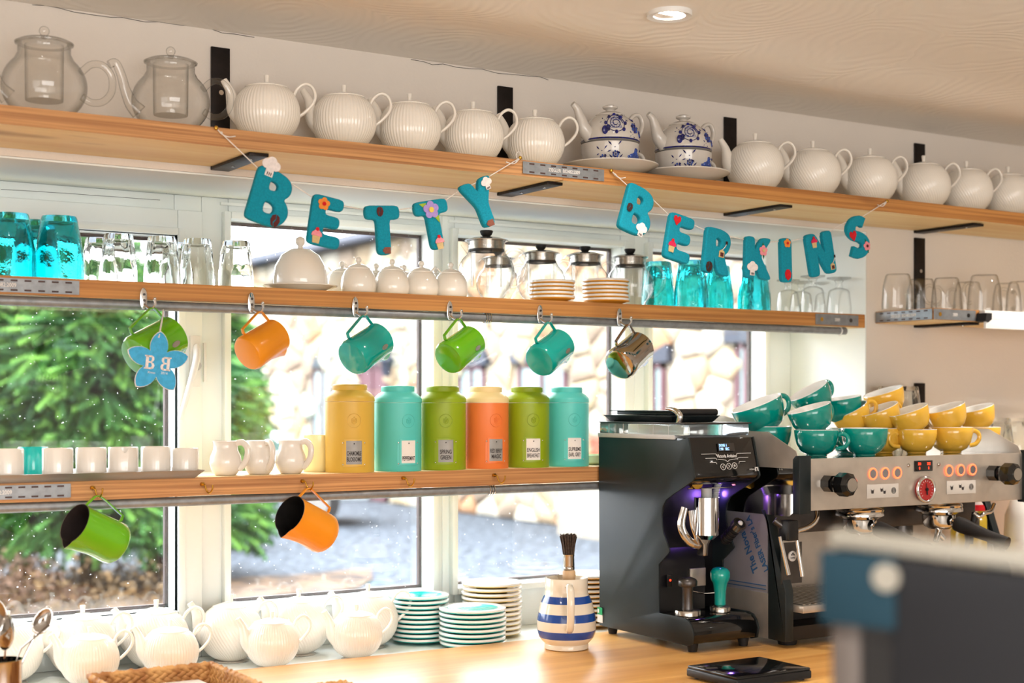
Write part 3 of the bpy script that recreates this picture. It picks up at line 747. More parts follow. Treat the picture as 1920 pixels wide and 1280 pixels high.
# ------------------------------------------------------------------ glasses
def tumbler(name, m, R0, R1, H, facets=0, foot=.35, label=''):
    """stands upside down: mouth (R0) at z=0, thick base (R1) at z=H"""
    th = .0022; n = 72
    def fn(r, z, a):
        if not facets or r < R1 * .5: return r
        zz = z / H
        if zz < foot: return r
        return r - .0022 * min(1, (zz - foot) / .12) * (abs(math.sin(facets * a / 2)) ** .7) * (1 if r > R1 * .6 else 0)
    o = [(R0, 0), (R0, H * foot * .7), (R0 * .98, H * foot), (R0 * .955, H * (foot + .08)), (R0 + (R1 - R0) * .6, H * .72), (R1, H * .96), (R1 - .002, H), (0, H)]
    i = [(0, H - .011), (R1 - .007, H - .012), (R0 + (R1 - R0) * .6 - th * 1.6, H * .70), (R0 * .98 - th * 1.5, H * foot), (R0 - th, 0)]
    return MB().lathe(o + i, m, n, fn, close=True).build(name, smooth=50)
def place_one(maker):
    st = {}
    def f(loc, label, cat, group, scale=1, rz=0):
        if 'o' not in st: o = st['o'] = maker()
        else: o = st['o'].copy(); C.objects.link(o)
        o.location = loc; o.scale = (scale,) * 3; o.rotation_euler = (0, 0, rz)
        for k in ('label', 'category', 'group'):
            if k in o: del o[k]
        return tag(o, label, cat, group)
    return f
big_teal = place_one(lambda: tumbler('teal_tumbler', 'teal_glass', .047, .034, .124, 0))
facet_teal = place_one(lambda: tumbler('teal_tumbler', 'teal_glass', .043, .033, .122, 14, .38))
facet_clear = place_one(lambda: tumbler('clear_tumbler', 'clear_glass', .0365, .029, .098, 10, .36))
for px, y, lb in ((20, .075, 'plain teal glass tumbler upside down at the left edge of the middle shelf'), (68, .16, 'plain teal glass tumbler upside down, behind the gap between the two front ones'),
                  (111, .07, 'plain teal glass tumbler upside down beside the clear tumblers')):
    big_teal((xat(px, y), y, MS), lb, 'tumbler', 'plain teal tumblers', rz=px)
for px, y, lb in ((222, .075, 'clear faceted tumbler upside down next to the teal ones'), (186, .165, 'clear faceted tumbler half hidden behind the one next to the teal glass'),
                  (304, .075, 'clear faceted tumbler upside down above the first jug hook'), (328, .17, 'clear faceted tumbler tucked behind the second one from the teal glasses'),
                  (370, .075, 'clear faceted tumbler upside down, third of the front row'), (442, .07, 'clear faceted tumbler upside down beside the cloche')):
    facet_clear((xat(px, y), y, MS), lb, 'tumbler', 'clear faceted tumblers on the middle shelf', rz=px)
for px, y, lb in ((1234, .15, 'teal faceted tumbler beside the last steel-lidded pot'), (1296, .075, 'teal faceted tumbler below the second letter of the right garland'),
                  (1345, .15, 'teal faceted tumbler below the third letter of the right garland'), (1374, .075, 'teal faceted tumbler set forward in the middle of the four'), (1414, .08, 'teal faceted tumbler nearest the clear stemmed glasses')):
    if px == 1374: continue
    facet_teal((xat(px, y), y, MS), lb, 'tumbler', 'teal faceted tumblers', rz=px)
def latte_glass():
    o = [(.031, 0), (.0315, .02), (.0265, .06), (.0225, .066), (.009, .071), (.0075, .082), (.012, .090), (.030, .094), (.0305, .097), (0, .097)]
    i = [(0, .064), (.018, .062), (.0245, .056), (.0295, .02), (.0292, 0)]
    return MB().lathe(o, 'thin_glass', 40).build('stemmed_glass', smooth=40)
lg = place_one(latte_glass)
for px, y, lb in ((1478, .15, 'short stemmed clear glass upside down, behind the letter I'), (1524, .07, 'short stemmed clear glass upside down, below the letter N, left of centre'),
                  (1502, .17, 'short stemmed clear glass upside down at the back between the first two'), (1573, .075, 'short stemmed clear glass upside down, nearest the window reveal'), (1548, .16, 'short stemmed clear glass upside down at the back near the reveal')):
    lg((xat(px, y), y, MS), lb, 'glass', 'stemmed glasses at the right end of the middle shelf', scale=1.06 if y < .1 else 1.0)
def glass_mug():
    t = thing('glass_mug', '', 'mug'); th = .003
    o = [(.040, 0), (.0405, .01), (.037, .06), (.031, .086), (.028, .090), (0, .089)]; i = [(0, .083), (.026, .083), (.034, .06), (.0375, .01), (.0372, 0)]
    MB().lathe(o, 'thin_glass', 44).build('bowl', t, smooth=45)
    MB().tube(catmull([(.036, 0, .066), (.050, 0, .070), (.062, 0, .058), (.062, 0, .036), (.050, 0, .022), (.038, 0, .024)], 6), .0042, 'thin_glass', 12).build('handle', t, smooth=60)
    return t
gm = Once(glass_mug); RS = 1.6972
for px, y, rz, lb in ((1683, -.12, -.4, 'clear glass mug at the left end of the right-hand shelf, handle to the right'), (1728, -.05, -.3, 'clear glass mug in front of the iron bracket'),
                  (1775, -.11, 2.7, 'clear glass mug third from the left end'), (1815, -.05, 2.8, 'clear glass mug at the back beside the large clear one'), (1846, -.14, 3.0, 'largest clear glass mug standing forward above the white rail'),
                  (1888, -.08, .3, 'clear glass mug second from the right edge of the photo'), (1914, -.14, 2.6, 'clear glass mug cut by the right edge of the photo')):
    gm((xat(px, y), y, RS), lb, rot=(0, 0, rz), group='glass mugs on the right-hand shelf', scale=1.12 if px == 1846 else 1.0)
for px, lb in ((1668, 'clear tumbler above the tilted top yellow cup'), (1702, 'clear tumbler in front of the lowest black bracket')):
    facet_clear((xat(px, -.06), -.06, LS), 'lower ' + lb.replace('above', 'of the stack behind').replace('in front of', 'of the stack by'), 'tumbler', 'clear tumblers stacked behind the yellow cups', scale=.95)
    facet_clear((xat(px, -.06), -.06, LS + .0935), 'upper ' + lb, 'tumbler', 'clear tumblers stacked behind the yellow cups', scale=1.0)
for px, dz, lb in ((1874, 0, 'clear tumbler far right behind the machine, left one'), (1906, 0, 'clear tumbler far right behind the machine, at the photo edge')):
    facet_clear((xat(px, -.07), -.07, LS), lb, 'tumbler', 'clear tumblers at the right edge', scale=1.08)

def steel_lid_pot():
    t = thing('glass_jug', '', 'teapot'); th = .0018; R = .062
    o = [(0, 0), (.030, 0), (.036, .002)]
    for i in range(6, 19):
        a = -PI / 2 + PI * i / 24; o.append((R * math.cos(a), .058 + .058 * math.sin(a)))
    o += [(.040, .106), (.040, .126), (.0425, .128)]
    inn = [(r - th, max(z, .002)) for r, z in o[2:]][::-1]
    MB().lathe(o + [(.041, .1285)], 'thin_glass', 52).build('body', t, smooth=60)
    l = MB(); l.lathe([(.0370, .108), (.0372, .129), (.047, .1285), (.0475, .130), (.030, .1355), (0, .137)], 'steel', 48); l.lathe([(.0375, .106), (.0385, .106), (.0385, .1105), (.0375, .1105)], 'black_rubber', 48, close=True); l = l.build('lid', t, smooth=40)
    k = MB(); k.lathe([(0, .136), (.006, .136), (.012, .143), (.0145, .149), (.0135, .1515), (0, .152)], 'black_rubber', 28); k.build('knob', l, smooth=60)
    MB().tube(catmull([(.038, 0, .100), (.056, 0, .112), (.078, 0, .106), (.090, 0, .082), (.084, 0, .052), (.066, 0, .032), (.052, 0, .030)], 6), .0052, 'thin_glass', 12, flat=.8).build('handle', t, smooth=60)
    MB().tube(catmull([(-.036, 0, .108), (-.046, 0, .118), (-.052, 0, .124)], 4), [.010, .008, .006], 'thin_glass', 12).build('spout', t, smooth=60)
    f = MB(); f.lathe([(.033, .03), (.034, .105)], 'thin_glass', 36); f.build('infuser', t)
    return t
sj = Once(steel_lid_pot)
for px, y, sc, lb in ((912, .085, 1.06, 'glass pot with steel lid and round black knob beside the sugar pots'), (934, .178, .84, 'glass pot mostly hidden behind the front steel-lidded one'), (1014, .15, .96, 'glass pot with steel lid behind the left pile of orange saucers'),
                      (1097, .15, .98, 'glass pot with steel lid behind the right pile of orange saucers'), (1181, .125, .97, 'glass pot with steel lid next to the teal tumblers')):
    sj((xat(px, y), y, MS), lb, rot=(0, 0, -.4), group='steel-lidded glass pots', scale=sc)

# ------------------------------------------------------------------ cloche and sugar pots
t = thing('cake_cloche', 'white china dome with ball knob standing on its plate', 'cloche', (xat(563, .085), .085, MS + .0145))
MB().lathe([(.0565, 0), (.0575, .002), (.0575, .02), (.053, .045), (.040, .068), (.022, .080), (0, .083)], 'porcelain', 56).build('dome', t, smooth=60)
m = MB(); m.lathe([(0, .081), (.006, .082), (.005, .088), (.0085, .091), (.0105, .098), (.0085, .105), (0, .1085)], 'porcelain', 24); m.build('knob', t, smooth=70)
o = MB().lathe([(0, 0), (.044, 0), (.048, .0025), (.078, .012), (.0785, .0145), (.05, .006), (0, .0145), (0, .0145)], 'porcelain', 64)
o = MB().lathe([(0, 0), (.044, 0), (.048, .0025), (.078, .0125), (.0785, .0145), (.060, .0105), (0, .0105)], 'porcelain', 64).build('plate', loc=(xat(563, .085), .085, MS))
t.location.z = MS + .0108
tag(o, 'white plate under the white china dome', 'plate')
def sugar_pot(hole=True):
    t = thing('sugar_pot', '', 'sugar bowl')
    MB().lathe([(0, 0), (.033, 0), (.037, .006), (.0385, .02), (.0365, .035), (.030, .049), (.024, .055), (0, .055)], 'porcelain', 48).build('body', t, smooth=60)
    l = MB(); l.lathe([(.0255, .0535), (.0258, .0555), (.018, .061), (.008, .0645), (0, .0655)], 'porcelain', 36); l = l.build('lid', t, smooth=60)
    m = MB(); m.cyl((0, 0, .064), (0, 0, .068), .004, 'porcelain', 12); m.ball((0, 0, .0735), .0065, 'porcelain', 16, 10); m.build('knob', l, smooth=60)
    m = MB(); m.tube([(.017, -.004, .052), (.030, -.006, .066)], [.0022, .0030], 'porcelain', 10, flat=.6); m.build('spoon', t, smooth=60)
    return t
sp = Once(sugar_pot)
for i, (px, y, rz, lb) in enumerate(((672, .06, 2.9, 'white beehive sugar pot nearest the cloche'), (735, .06, .6, 'white beehive sugar pot, second of the front row from the cloche'), (790, .06, 0, 'white beehive sugar pot, third of the front row, spoon handle out to the right'),
                       (845, .055, 3.0, 'white beehive sugar pot of the front row next to the glass pots'), (641, .165, 3, 'white sugar pot behind, between the cloche and the front row'), (705, .165, .2, 'white sugar pot behind the gap of the first two front ones'),
                       (757, .165, 3, 'white sugar pot behind the gap of the second and third front ones'), (816, .165, .0, 'white sugar pot behind the gap of the last two front ones'))):
    sp((xat(px, y), y, MS), lb, rot=(0, 0, rz), group='beehive sugar pots')

# ------------------------------------------------------------------ plates and saucers
def saucer_mesh(R, m_out, m_rim, m_in, h=.013):
    pr = [(0, 0), (R * .50, 0), (R * .54, .0012), (R * .90, h * .45), (R * .975, h - .0074), (R, h - .0050), (R, h - .001), (R * .985, h), (R * .76, h * .93), (R * .72, h * .80), (0, h * .70)]
    mf = lambda i: m_out if i < 5 else (m_rim if i < 8 else m_in)
    return MB().lathe(pr, m_rim, 56, mf=mf)
ordn = ['lowest', 'second from the bottom', 'third from the bottom', 'fourth from the bottom', 'fifth from the bottom', 'sixth from the bottom', 'seventh from the bottom', 'eighth from the bottom', 'ninth from the bottom', 'tenth from the bottom', 'eleventh from the bottom']
def stack(name, px, y, z0, n, pitch, R, mats, desc, where, group, h=.013):
    proto = None; x = xat(px, y)
    for k in range(n):
        if proto is None: o = proto = saucer_mesh(R, *mats, h=h).build(name, smooth=50)
        else: o = proto.copy(); C.objects.link(o)
        o.location = (x + random.uniform(-.0018, .0018), y + random.uniform(-.0012, .0012), z0 + k * pitch); o.rotation_euler = (0, 0, random.uniform(0, 6))
        pos = 'topmost' if k == n - 1 else ordn[k]
        tag(o, f'{desc}, {pos} {where}', 'saucer', group)
stack('saucer', 1035, .065, MS, 5, .0090, .053, ('saucer_orange', 'cup_white', 'cup_white'), 'orange-backed saucer', 'of the pile of five on the middle shelf', 'left pile of orange saucers', .0155)
stack('saucer', 1136, .065, MS, 6, .0092, .056, ('saucer_orange', 'cup_white', 'cup_white'), 'orange-backed saucer', 'of the pile of six on the middle shelf', 'right pile of orange saucers', .0155)
stack('saucer', 788, .205, ZS, 10, .0108, .067, ('saucer_teal', 'cup_white', 'saucer_teal'), 'white-rimmed teal saucer', 'of the taller rear pile', 'taller pile of teal saucers', .0150)
stack('saucer', 886, .085, ZS, 8, .0108, .0765, ('saucer_teal', 'cup_white', 'saucer_teal'), 'white-rimmed teal saucer', 'of the lower front pile', 'lower pile of teal saucers', .0155)
stack('saucer', 922, .2, ZS, 11, .0114, .072, ('plate_yellow', 'cup_white', 'plate_yellow'), 'white-rimmed yellow saucer', 'of the pile behind the teal ones', 'left pile of yellow saucers', .0150)
stack('saucer', 1103, .2, ZS, 11, .0116, .072, ('saucer_orange', 'cup_white', 'plate_yellow'), 'white-rimmed yellow saucer', 'of the pile behind the striped jug', 'right pile of yellow saucers', .0150)

# ------------------------------------------------------------------ teapots on the sill
for px, y, lb in ((168, .086, 'small white ribbed teapot behind the wicker tray, left one'), (319, .086, 'small white ribbed teapot behind the wicker tray, right one'), (510, .086, 'small white upright-ribbed teapot at the worktop edge, standing free in the middle'), (668, .086, 'small white upright-ribbed teapot beside the teal saucers')):
    pot_v((xat(px, y), y, ZS), lb, group='small teapots at the front of the sill', rot=(0, 0, -.15), scale=.88)
for px, lb in ((14, 'large white teapot at the back of the sill behind the spoons'), (155, 'large white teapot at the back of the sill, second from the left edge'), (293, 'large white teapot at the back of the sill below the green jug'), (433, 'large white teapot at the back of the sill in front of the first mullion'),
               (560, 'large white teapot at the back of the sill below the orange jug'), (690, 'large white teapot at the back, its handle in front of the teal saucers')):
    pot_d((xat(px, .205), .205, ZS), lb, group='large teapots at the back of the sill', rot=(0, 0, -.3), scale=1.05)

# ------------------------------------------------------------------ lower shelf: tray, pots, mugs, tins
tr = thing('serving_tray', 'flat grey metal tray under the white pots', 'tray', (0, 0, LS))
x0, x1 = .46, xat(385, -.02); y0, y1 = -.022, .17
m = MB(); ins = .016; hz = .016
vs = [(x0 + ins, y0 + ins, .0), (x1 - ins, y0 + ins, 0), (x1 - ins, y1 - ins, 0), (x0 + ins, y1 - ins, 0), (x0, y0, hz), (x1, y0, hz), (x1, y1, hz), (x0, y1, hz),
      (x0 + .003, y0 + .003, hz), (x1 - .003, y0 + .003, hz), (x1 - .003, y1 - .003, hz), (x0 + .003, y1 - .003, hz), (x0 + ins + .002, y0 + ins + .002, .002), (x1 - ins - .002, y0 + ins + .002, .002), (x1 - ins - .002, y1 - ins - .002, .002), (x0 + ins + .002, y1 - ins - .002, .002)]
fs = [(0, 1, 2, 3)] + [(a + i, a + (i + 1) % 4, b + (i + 1) % 4, b + i) for a, b in ((0, 4), (4, 8), (8, 12)) for i in range(4)] + [(12, 13, 14, 15)]
m.add(vs, fs, 'tray_grey'); m.build('pan', tr, bevel=.0015)
def small_pot(m_='porcelain_mug', notch=False):
    def mk():
        R, H = .0285, .060; th = .0025
        def fn(r, z, a): return r
        b = MB(); b.lathe([(0, 0), (R - .003, 0), (R - .0005, .002), (R, .006), (R, H - .002), (R - .001, H), (R - th, H - .0015), (R - th, .004), (0, .003)], m_, 48)
        if notch:
            for i, v in enumerate(b.v):
                a = math.atan2(v[1], v[0]); d = abs((a + 1.75 + PI) % (2 * PI) - PI)
                if v[2] > H - .006 and d < .30: b.v[i] = (v[0], v[1], v[2] - .011 * math.cos(d / .30 * PI / 2))
        return b.build('ceramic_pot', smooth=40)
    return mk
sp1 = place_one(small_pot()); sp2 = place_one(small_pot(notch=True)); sp3 = place_one(small_pot('saucer_teal'))
zt = LS + .0022
for px, f, lb in ((15, sp1, 'small white cylindrical pot cut by the left edge of the photo'), (62, sp3, 'small turquoise cylindrical pot peeping between two white ones'), (108, sp1, 'small white cylindrical pot right of the turquoise one'),
                  (171, sp1, 'small white cylindrical pot above the green jug hook'), (231, sp2, 'small white pot with a pouring notch in its rim'), (292, sp1, 'small white cylindrical pot right of the notched one'), (347, sp1, 'small white cylindrical pot at the right end of the tray')):
    y = .12 if px == 62 else .03
    f((xat(px, y), y, zt), lb, 'pot', 'small pots on the grey tray', scale=1.0 if px < 340 else .93)
def belly_mug():
    t = thing('milk_jug', '', 'jug')
    MB().lathe([(0, 0), (.020, 0), (.0235, .0015), (.031, .012), (.0355, .026), (.0335, .042), (.0275, .056), (.0262, .068), (.0285, .0765), (.0272, .077), (.0245, .068), (.026, .055), (.032, .038), (.0335, .026), (.028, .012), (0, .005)], 'porcelain_mug', 52).build('body', t, smooth=60)
    MB().tube(catmull([(.025, 0, .072), (.040, 0, .073), (.051, 0, .060), (.050, 0, .040), (.041, 0, .024), (.031, 0, .014)], 6), .0052, 'porcelain_mug', 12, flat=1.35).build('handle', t, smooth=60)
    return t
bm_ = Once(belly_mug)
for px, rz, lb in ((423, -.75, 'white round-bellied jug next to the tray'), (486, -1.35, 'white round-bellied jug in the middle, handle facing the room'), (545, -.9, 'white round-bellied jug nearest the pale yellow pot')):
    bm_((xat(px, .055), .055, LS), lb, rot=(0, 0, rz), group='white jugs on the lower shelf', scale=.92)
mat('pale_lemon', (244, 232, 176), .2, coat=.4, noise=(12, .97)); mat('pale_green', (214, 226, 190), .2, coat=.4, noise=(12, .97))
o = MB().lathe([(0, 0), (.030, 0), (.033, .004), (.033, .078), (.031, .078), (.031, .006), (0, .004)], 'pale_lemon', 40).build('ceramic_pot', loc=(xat(596, .12), .12, LS)); tag(o, 'pale yellow pot behind the yellow tin', 'pot')
o = MB().lathe([(0, 0), (.030, 0), (.040, .006), (.042, .022), (.040, .024), (.036, .010), (0, .004)], 'pale_green', 40).build('small_bowl', loc=(xat(1118, .08), .08, LS)); tag(o, 'pale green bowl between the last tin and the black grinder', 'bowl')

tins = [(656, 10, 'tin_yellow', 'tin_yellow', ['CHAMOMILE', 'BLOSSOMS'], 'card_grey', 'mustard yellow tea tin, leftmost, label for chamomile blossoms', 1.015), (746, 27, 'tin_turquoise', 'tin_turquoise', ['', 'PEPPERMINT'], 'card', 'turquoise tea tin with the peppermint label', 1.0),
        (830, 8, 'tin_lime', 'tin_lime', ['SPRING', 'GREEN'], 'card_grey', 'lime green tea tin with the spring green label', 1.0), (911, 27, 'tin_cream', 'tin_orange', ['RED BERRY', 'MAGIC'], 'card_grey', 'orange tea tin with cream lid, red berry label', 1.0),
        (988, 17, 'tin_lime', 'tin_lime', ['ENGLISH', 'BREAKFAST'], 'card', 'lime green tea tin with the breakfast tea label', 1.0), (1063, 21, 'tin_turquoise', 'tin_turquoise', ['SUPREME', 'EARL GREY'], 'card', 'turquoise tea tin at the right end, earl grey label', 1.0)]
for px, deg, lidm, bodym, words_, cm, lb, sc in tins:
    y = .056; x = xat(px, y); R, H = .0515, .148
    vd = math.atan2(y - CAM[1], x - CAM[0])         # direction camera -> tin
    r = thing('tea_tin', lb, 'tin', (x, y, LS), group='tea tins on the lower shelf', scale=sc)
    th = vd + PI + math.radians(deg)                # where the label faces
    r.rotation_euler = (0, 0, th + PI / 2)
    b = MB(); b.lathe([(0, 0), (R - .001, 0), (R, .0015), (R, H), (0, H)], bodym, 72); b.build('body', r, smooth=40)
    l = MB(); l.lathe([(R - .0002, H + .0003), (R + .0008, H + .001), (R + .0008, H + .0085), (R - .001, H + .012), (R * .84, H + .0195), (R * .73, H + .0225), (R * .70, H + .0245), (R * .71, H + .026), (R * .71, H + .0345), (R * .67, H + .0365), (0, H + .0375)], lidm, 72); l.build('lid', r, smooth=35)
    def arc(u, z, e): a = u / R - PI / 2; return ((R + e) * math.cos(a), (R + e) * math.sin(a), z)
    def patch(mb, u0, u1, z0, z1, e, m_, n=8):
        vs = []; 
        for i in range(n + 1):
            u = u0 + (u1 - u0) * i / n; vs += [arc(u, z0, e), arc(u, z1, e), arc(u, z0, -.0005), arc(u, z1, -.0005)]
        fs = []
        for i in range(n):
            a, b_ = 4 * i, 4 * i + 4; fs += [(a, b_, b_ + 1, a + 1), (a + 1, b_ + 1, b_ + 3, a + 3), (a, a + 2, b_ + 2, b_)]
        fs += [(0, 1, 3, 2), (4 * n, 4 * n + 2, 4 * n + 3, 4 * n + 1)]
        mb.add(vs, fs, m_)
    f = MB(); w0, w1, q0, q1 = -.0165, .0165, .018, .067
    patch(f, -.0255, .0255, .013, .0655, .0006, bodym)
    for a in ((w0 - .004, w0, q0 - .003, q1 + .003), (w1, w1 + .004, q0 - .003, q1 + .003), (w0, w1, q1, q1 + .003), (w0, w1, q0 - .003, q0)): patch(f, *a, .0016, bodym)
    f = f.build('label_holder', r, smooth=30)
    c_ = MB(); patch(c_, w0, w1, q0, q1, .0009, cm); c_.build('label_card', f, smooth=30)
    for u in (-.023, .023):
        for z in (.0175, .0625):
            rv = MB(); rv.ball((0, 0, 0), .0017, 'chrome', 10, 6); rv.build('rivet', f, loc=arc(u, z, .0008), smooth=60)
    tx = MB()
    for k, wd in enumerate(words_):
        if not wd: continue
        me = text_mesh(wd, 1, 0, .022); sz = .0125; wmax = max(v.co.x for v in me.vertices) * 2
        sx = min(.62, .030 / (wmax * sz)); o_ = len(tx.v); zz = .0405 - k * .0125
        vs = [arc(v.co.x * sz * sx, zz + v.co.y * sz, .0012) for v in me.vertices]
        tx.v += vs; kk = tx.mi('print_black'); tx.f += [tuple(o_ + j for j in p.vertices) for p in me.polygons]; tx.m += [kk] * len(me.polygons)
    p_ = arc(0, .061, .0012); tx.ball(p_, .0014, 'print_black', 8, 4)
    tx.build('label_text', f, smooth=0, recalc=False)
    em = MB()                                        # embossed round emblem
    em.tube([arc(.0145 * math.cos(a), .109 + .0145 * math.sin(a), .0002) for a in [k * PI / 14 for k in range(28)]], .0007, bodym, 6, closed=True)
    em.tube([arc(0, .1005, .0002), arc(0, .111, .0002)], .0006, bodym, 5)
    for sd in (-1, 1):
        for zz in (.102, .106): em.tube([arc(0, zz, .0002), arc(sd * .0045, zz + .003, .0002), arc(sd * .0055, zz + .0075, .0002), arc(sd * .001, zz + .0045, .0002)], .0006, bodym, 5)
    em.tube([arc(0, .1075, .0002), arc(-.003, .112, .0002), arc(0, .117, .0002), arc(.003, .112, .0002)], .0006, bodym, 5, closed=True)
    em.build('emblem', r, smooth=60)
# ================================================================== hooks and hanging milk jugs
def coat_hook():
    t = thing('wall_hook', '', 'hook')
    m = MB(); pts = []
    for k in range(24):
        a = 2 * PI * k / 24; pts.append((.0072 * math.cos(a), .0205 * (abs(math.sin(a)) ** .8) * (1 if math.sin(a) >= 0 else -1)))
    m.prism(pts, -.0045, -.0004, 'chrome'); m.build('plate', t, bevel=.001)
    for z in (.0075, -.004):
        s = MB(); s.cyl((.001, -.0045, z), (.001, -.006, z), .0026, 'dark_steel', 12); s.build('screw', t)
    m = MB(); m.tube(catmull([(.002, -.003, -.012), (.006, -.014, -.0190), (.011, -.024, -.0198), (.0145, -.030, -.012), (.0135, -.031, -.004)], 6), [.0026, .0024, .0022, .0022, .003], 'chrome', 10); m.ball((.0135, -.031, -.002), .0034, 'chrome', 10, 6); m.build('prong', t, smooth=60)
    return t
HK = Once(coat_hook)
hooks = [(268, 'chrome hook above the blue felt star'), (470, 'chrome hook holding the small orange jug'), (665, 'chrome hook holding the teal jug left of the second post'), (842, 'chrome hook holding the green jug without a star'),
         (1011, 'chrome hook holding the teal jug right of the green one'), (1160, 'chrome hook holding the bare steel jug')]
hook_pts = []
for px, lb in hooks:
    x = xat(px, -.001); z = MU + .002
    HK((x, -.0005, z), lb, group='chrome hooks along the middle shelf'); hook_pts.append(Vector((x + .0095, -.023, z - .0200)))
def cup_hook(m_):
    t = thing('cup_hook', '', 'hook'); m = MB()
    m.cyl((0, 0, .004), (0, -.006, .004), .004, m_, 12)
    m.tube(catmull([(0, -.004, .004), (0, -.012, .002), (.001, -.016, -.008), (.002, -.024, -.013), (.003, -.032, -.006), (.003, -.034, .004)], 6), .0017, m_, 8); m.build('wire', t, smooth=60); return t
chh = Once(lambda: cup_hook('brass')); low = []
for px, lb in ((172, 'small brass cup hook holding the lower green jug'), (378, 'small empty brass cup hook below the white jugs'), (566, 'small brass cup hook holding the lower orange jug'),
               (755, 'small empty brass cup hook below the turquoise peppermint tin'), (925, 'small empty brass cup hook above the wire clip')):
    x = xat(px, -.001); chh((x, -.0005, LU + .019), lb, rot=(0, 0, .25), group='brass cup hooks on the lower shelf'); low.append(Vector((x + .006, -.024, LU + .007)))

def milk_jug(m_, inner, hgt=.092, R=.0375, badge=True, under=None):
    t = thing('milk_jug', '', 'jug'); th = .0012; r2 = R * .93; sp = 30
    prof = [(0, 0), (R - .008, 0), (R - .003, .0018), (R, .007), (R, .02), (r2, hgt - .012), (r2 + .0006, hgt), (r2 - th + .0004, hgt), (r2 - th, hgt - .012), (R - th, .02), (R - th - .002, .006), (R - .009, .0022), (0, .0022)]
    def fn(r, z, a):                               # V-shaped pouring lip on the -x side
        if z < hgt * .35 or r < R * .6: return r
        f = (z - hgt * .35) / (hgt * .65); d = abs((a % (2 * PI)) - PI)
        return r + .012 * f ** 1.4 * max(0, 1 - d / (.46)) ** 1.1
    z_add = []
    p2 = prof[:5]
    for k in range(1, 7): q = k / 7; p2.append((R + (r2 - R) * q, .02 + (hgt - .032) * q))
    p2 += prof[5:9]
    for k in range(1, 7): q = 1 - k / 7; p2.append((R - th + (r2 - R) * q, .02 + (hgt - .032) * q))
    p2 += prof[9:]
    nout = 5 + 6 + 2
    b = MB().lathe(p2, m_, 64, fn, mf=lambda i: (under if (under and i < 1) else (m_ if i < nout - 1 else inner))); b.build('body', t, smooth=40)
    h = MB(); P = [(R * .96, 0, .016), (R + .004, 0, .012), (R + .0125, 0, .013), (R + .0245, 0, hgt * .66), (R + .0255, 0, hgt * .76), (R + .021, 0, hgt * .83), (r2 + .001, 0, hgt * .93), (r2, 0, hgt * .86)]
    h.tube(P, .0014, m_, 4, flat=4.0, up=(1, 0, 0)); hs = h.build('handle', t, bevel=.0006)
    if badge:
        g = MB(); vd = -PI * .5
        a = PI / 2 + .15; z = hgt * .70; c_ = ((R * .965) * math.cos(a), (R * .965) * math.sin(a), z)
        g.tube([(c_[0] * .97, c_[1] * .97, z), (c_[0] * 1.010, c_[1] * 1.010, z)], .0095, 'steel', 14, flat=.55, up=(0, 0, 1))
        g.build('steel_badge', t, smooth=40)
    t['hang'] = [R + .0235, hgt * .76]
    return t
def orient(A, hang, at, yaw=0):
    A = Vector(A).normalized(); U = (Vector((0, 0, 1)) - A * A.z).normalized(); W = A.cross(U)      # local x=U (handle side), y=W, z=A
    R = Matrix((U, W, A)).transposed().to_4x4()
    off = R @ Vector((hang[0], 0, hang[1])); return Matrix.Translation(Vector(at) - off) @ R
def hang_jug(t, A, at, label, scale=1):
    hg = [v * scale for v in t['hang']]; del t['hang']
    X = orient(A, hg, at); t.matrix_world = X @ Matrix.Scale(scale, 4); t['label'] = label; t['group'] = 'milk jugs hung from the shelves'
AUp = (.84, .30, .46)
jugs = [('green_enamel', 'green enamelled milk jug hanging behind the blue felt star', 1.10, True), ('orange_enamel', 'matt orange milk jug hanging bottom forward under the middle shelf', .98, False),
        ('teal_enamel', 'teal milk jug with steel badge hanging above the yellow and turquoise tins', 1.04, True), ('green_enamel', 'bright green milk jug with steel badge hanging above the lime tin', 1.0, True),
        ('teal_enamel', 'teal milk jug with steel badge hanging right of the bright green one', 1.03, True), ('mirror_steel', 'plain polished steel milk jug hanging at the right end', 1.08, False)]
for (m_, lb, sc, bd), p in zip(jugs, hook_pts):
    hang_jug(milk_jug(m_, 'enamel_inside', badge=bd), AUp, p + Vector((0, 0, -.001)), lb, sc)
hang_jug(milk_jug('green_enamel', 'enamel_inside', .104, .0415, False), (-.85, -.28, .45), low[0], 'green milk jug hanging mouth outward under the lower shelf')
hang_jug(milk_jug('orange_enamel', 'dark_steel', .108, .0425, False), (-.85, -.28, .45), low[2], 'matt orange milk jug hanging mouth outward under the lower shelf')

# felt star tag on the first hook
def flat_shape(mb, poly, d0, d1, m_): mb.prism(poly, d0, d1, m_, 'y')
st = thing('felt_star', 'blue felt five-petal star lettered BB hanging in front of the green jug', 'ornament')
c0 = onY(295, 680, -.082); st.location = c0; st.rotation_euler = (0, .10, -.12)
def petals(R, w, n=5, ph=PI / 2, sharp=.35, N=12):
    pts = []
    for k in range(n):
        a0 = ph + 2 * PI * k / n
        for i in range(N):
            q = i / N * 2 - 1; a = a0 + q * PI / n
            r = R * (w + (1 - w) * (1 - abs(q) ** 1.25) ** .95); pts.append((r * math.cos(a), r * math.sin(a)))
    return pts
MB().prism(petals(.0605, .44), -.0012, .0015, 'felt_white').build('felt_back', st, smooth=0)
MB().prism(petals(.0585, .44), -.0032, -.0012, 'felt_blue').build('felt_front', st, smooth=0)
m = MB(); Bpoly = [(0, 0), (0, 1), (.5, 1), (.68, .88), (.68, .68), (.56, .54), (.76, .40), (.76, .16), (.58, 0)]
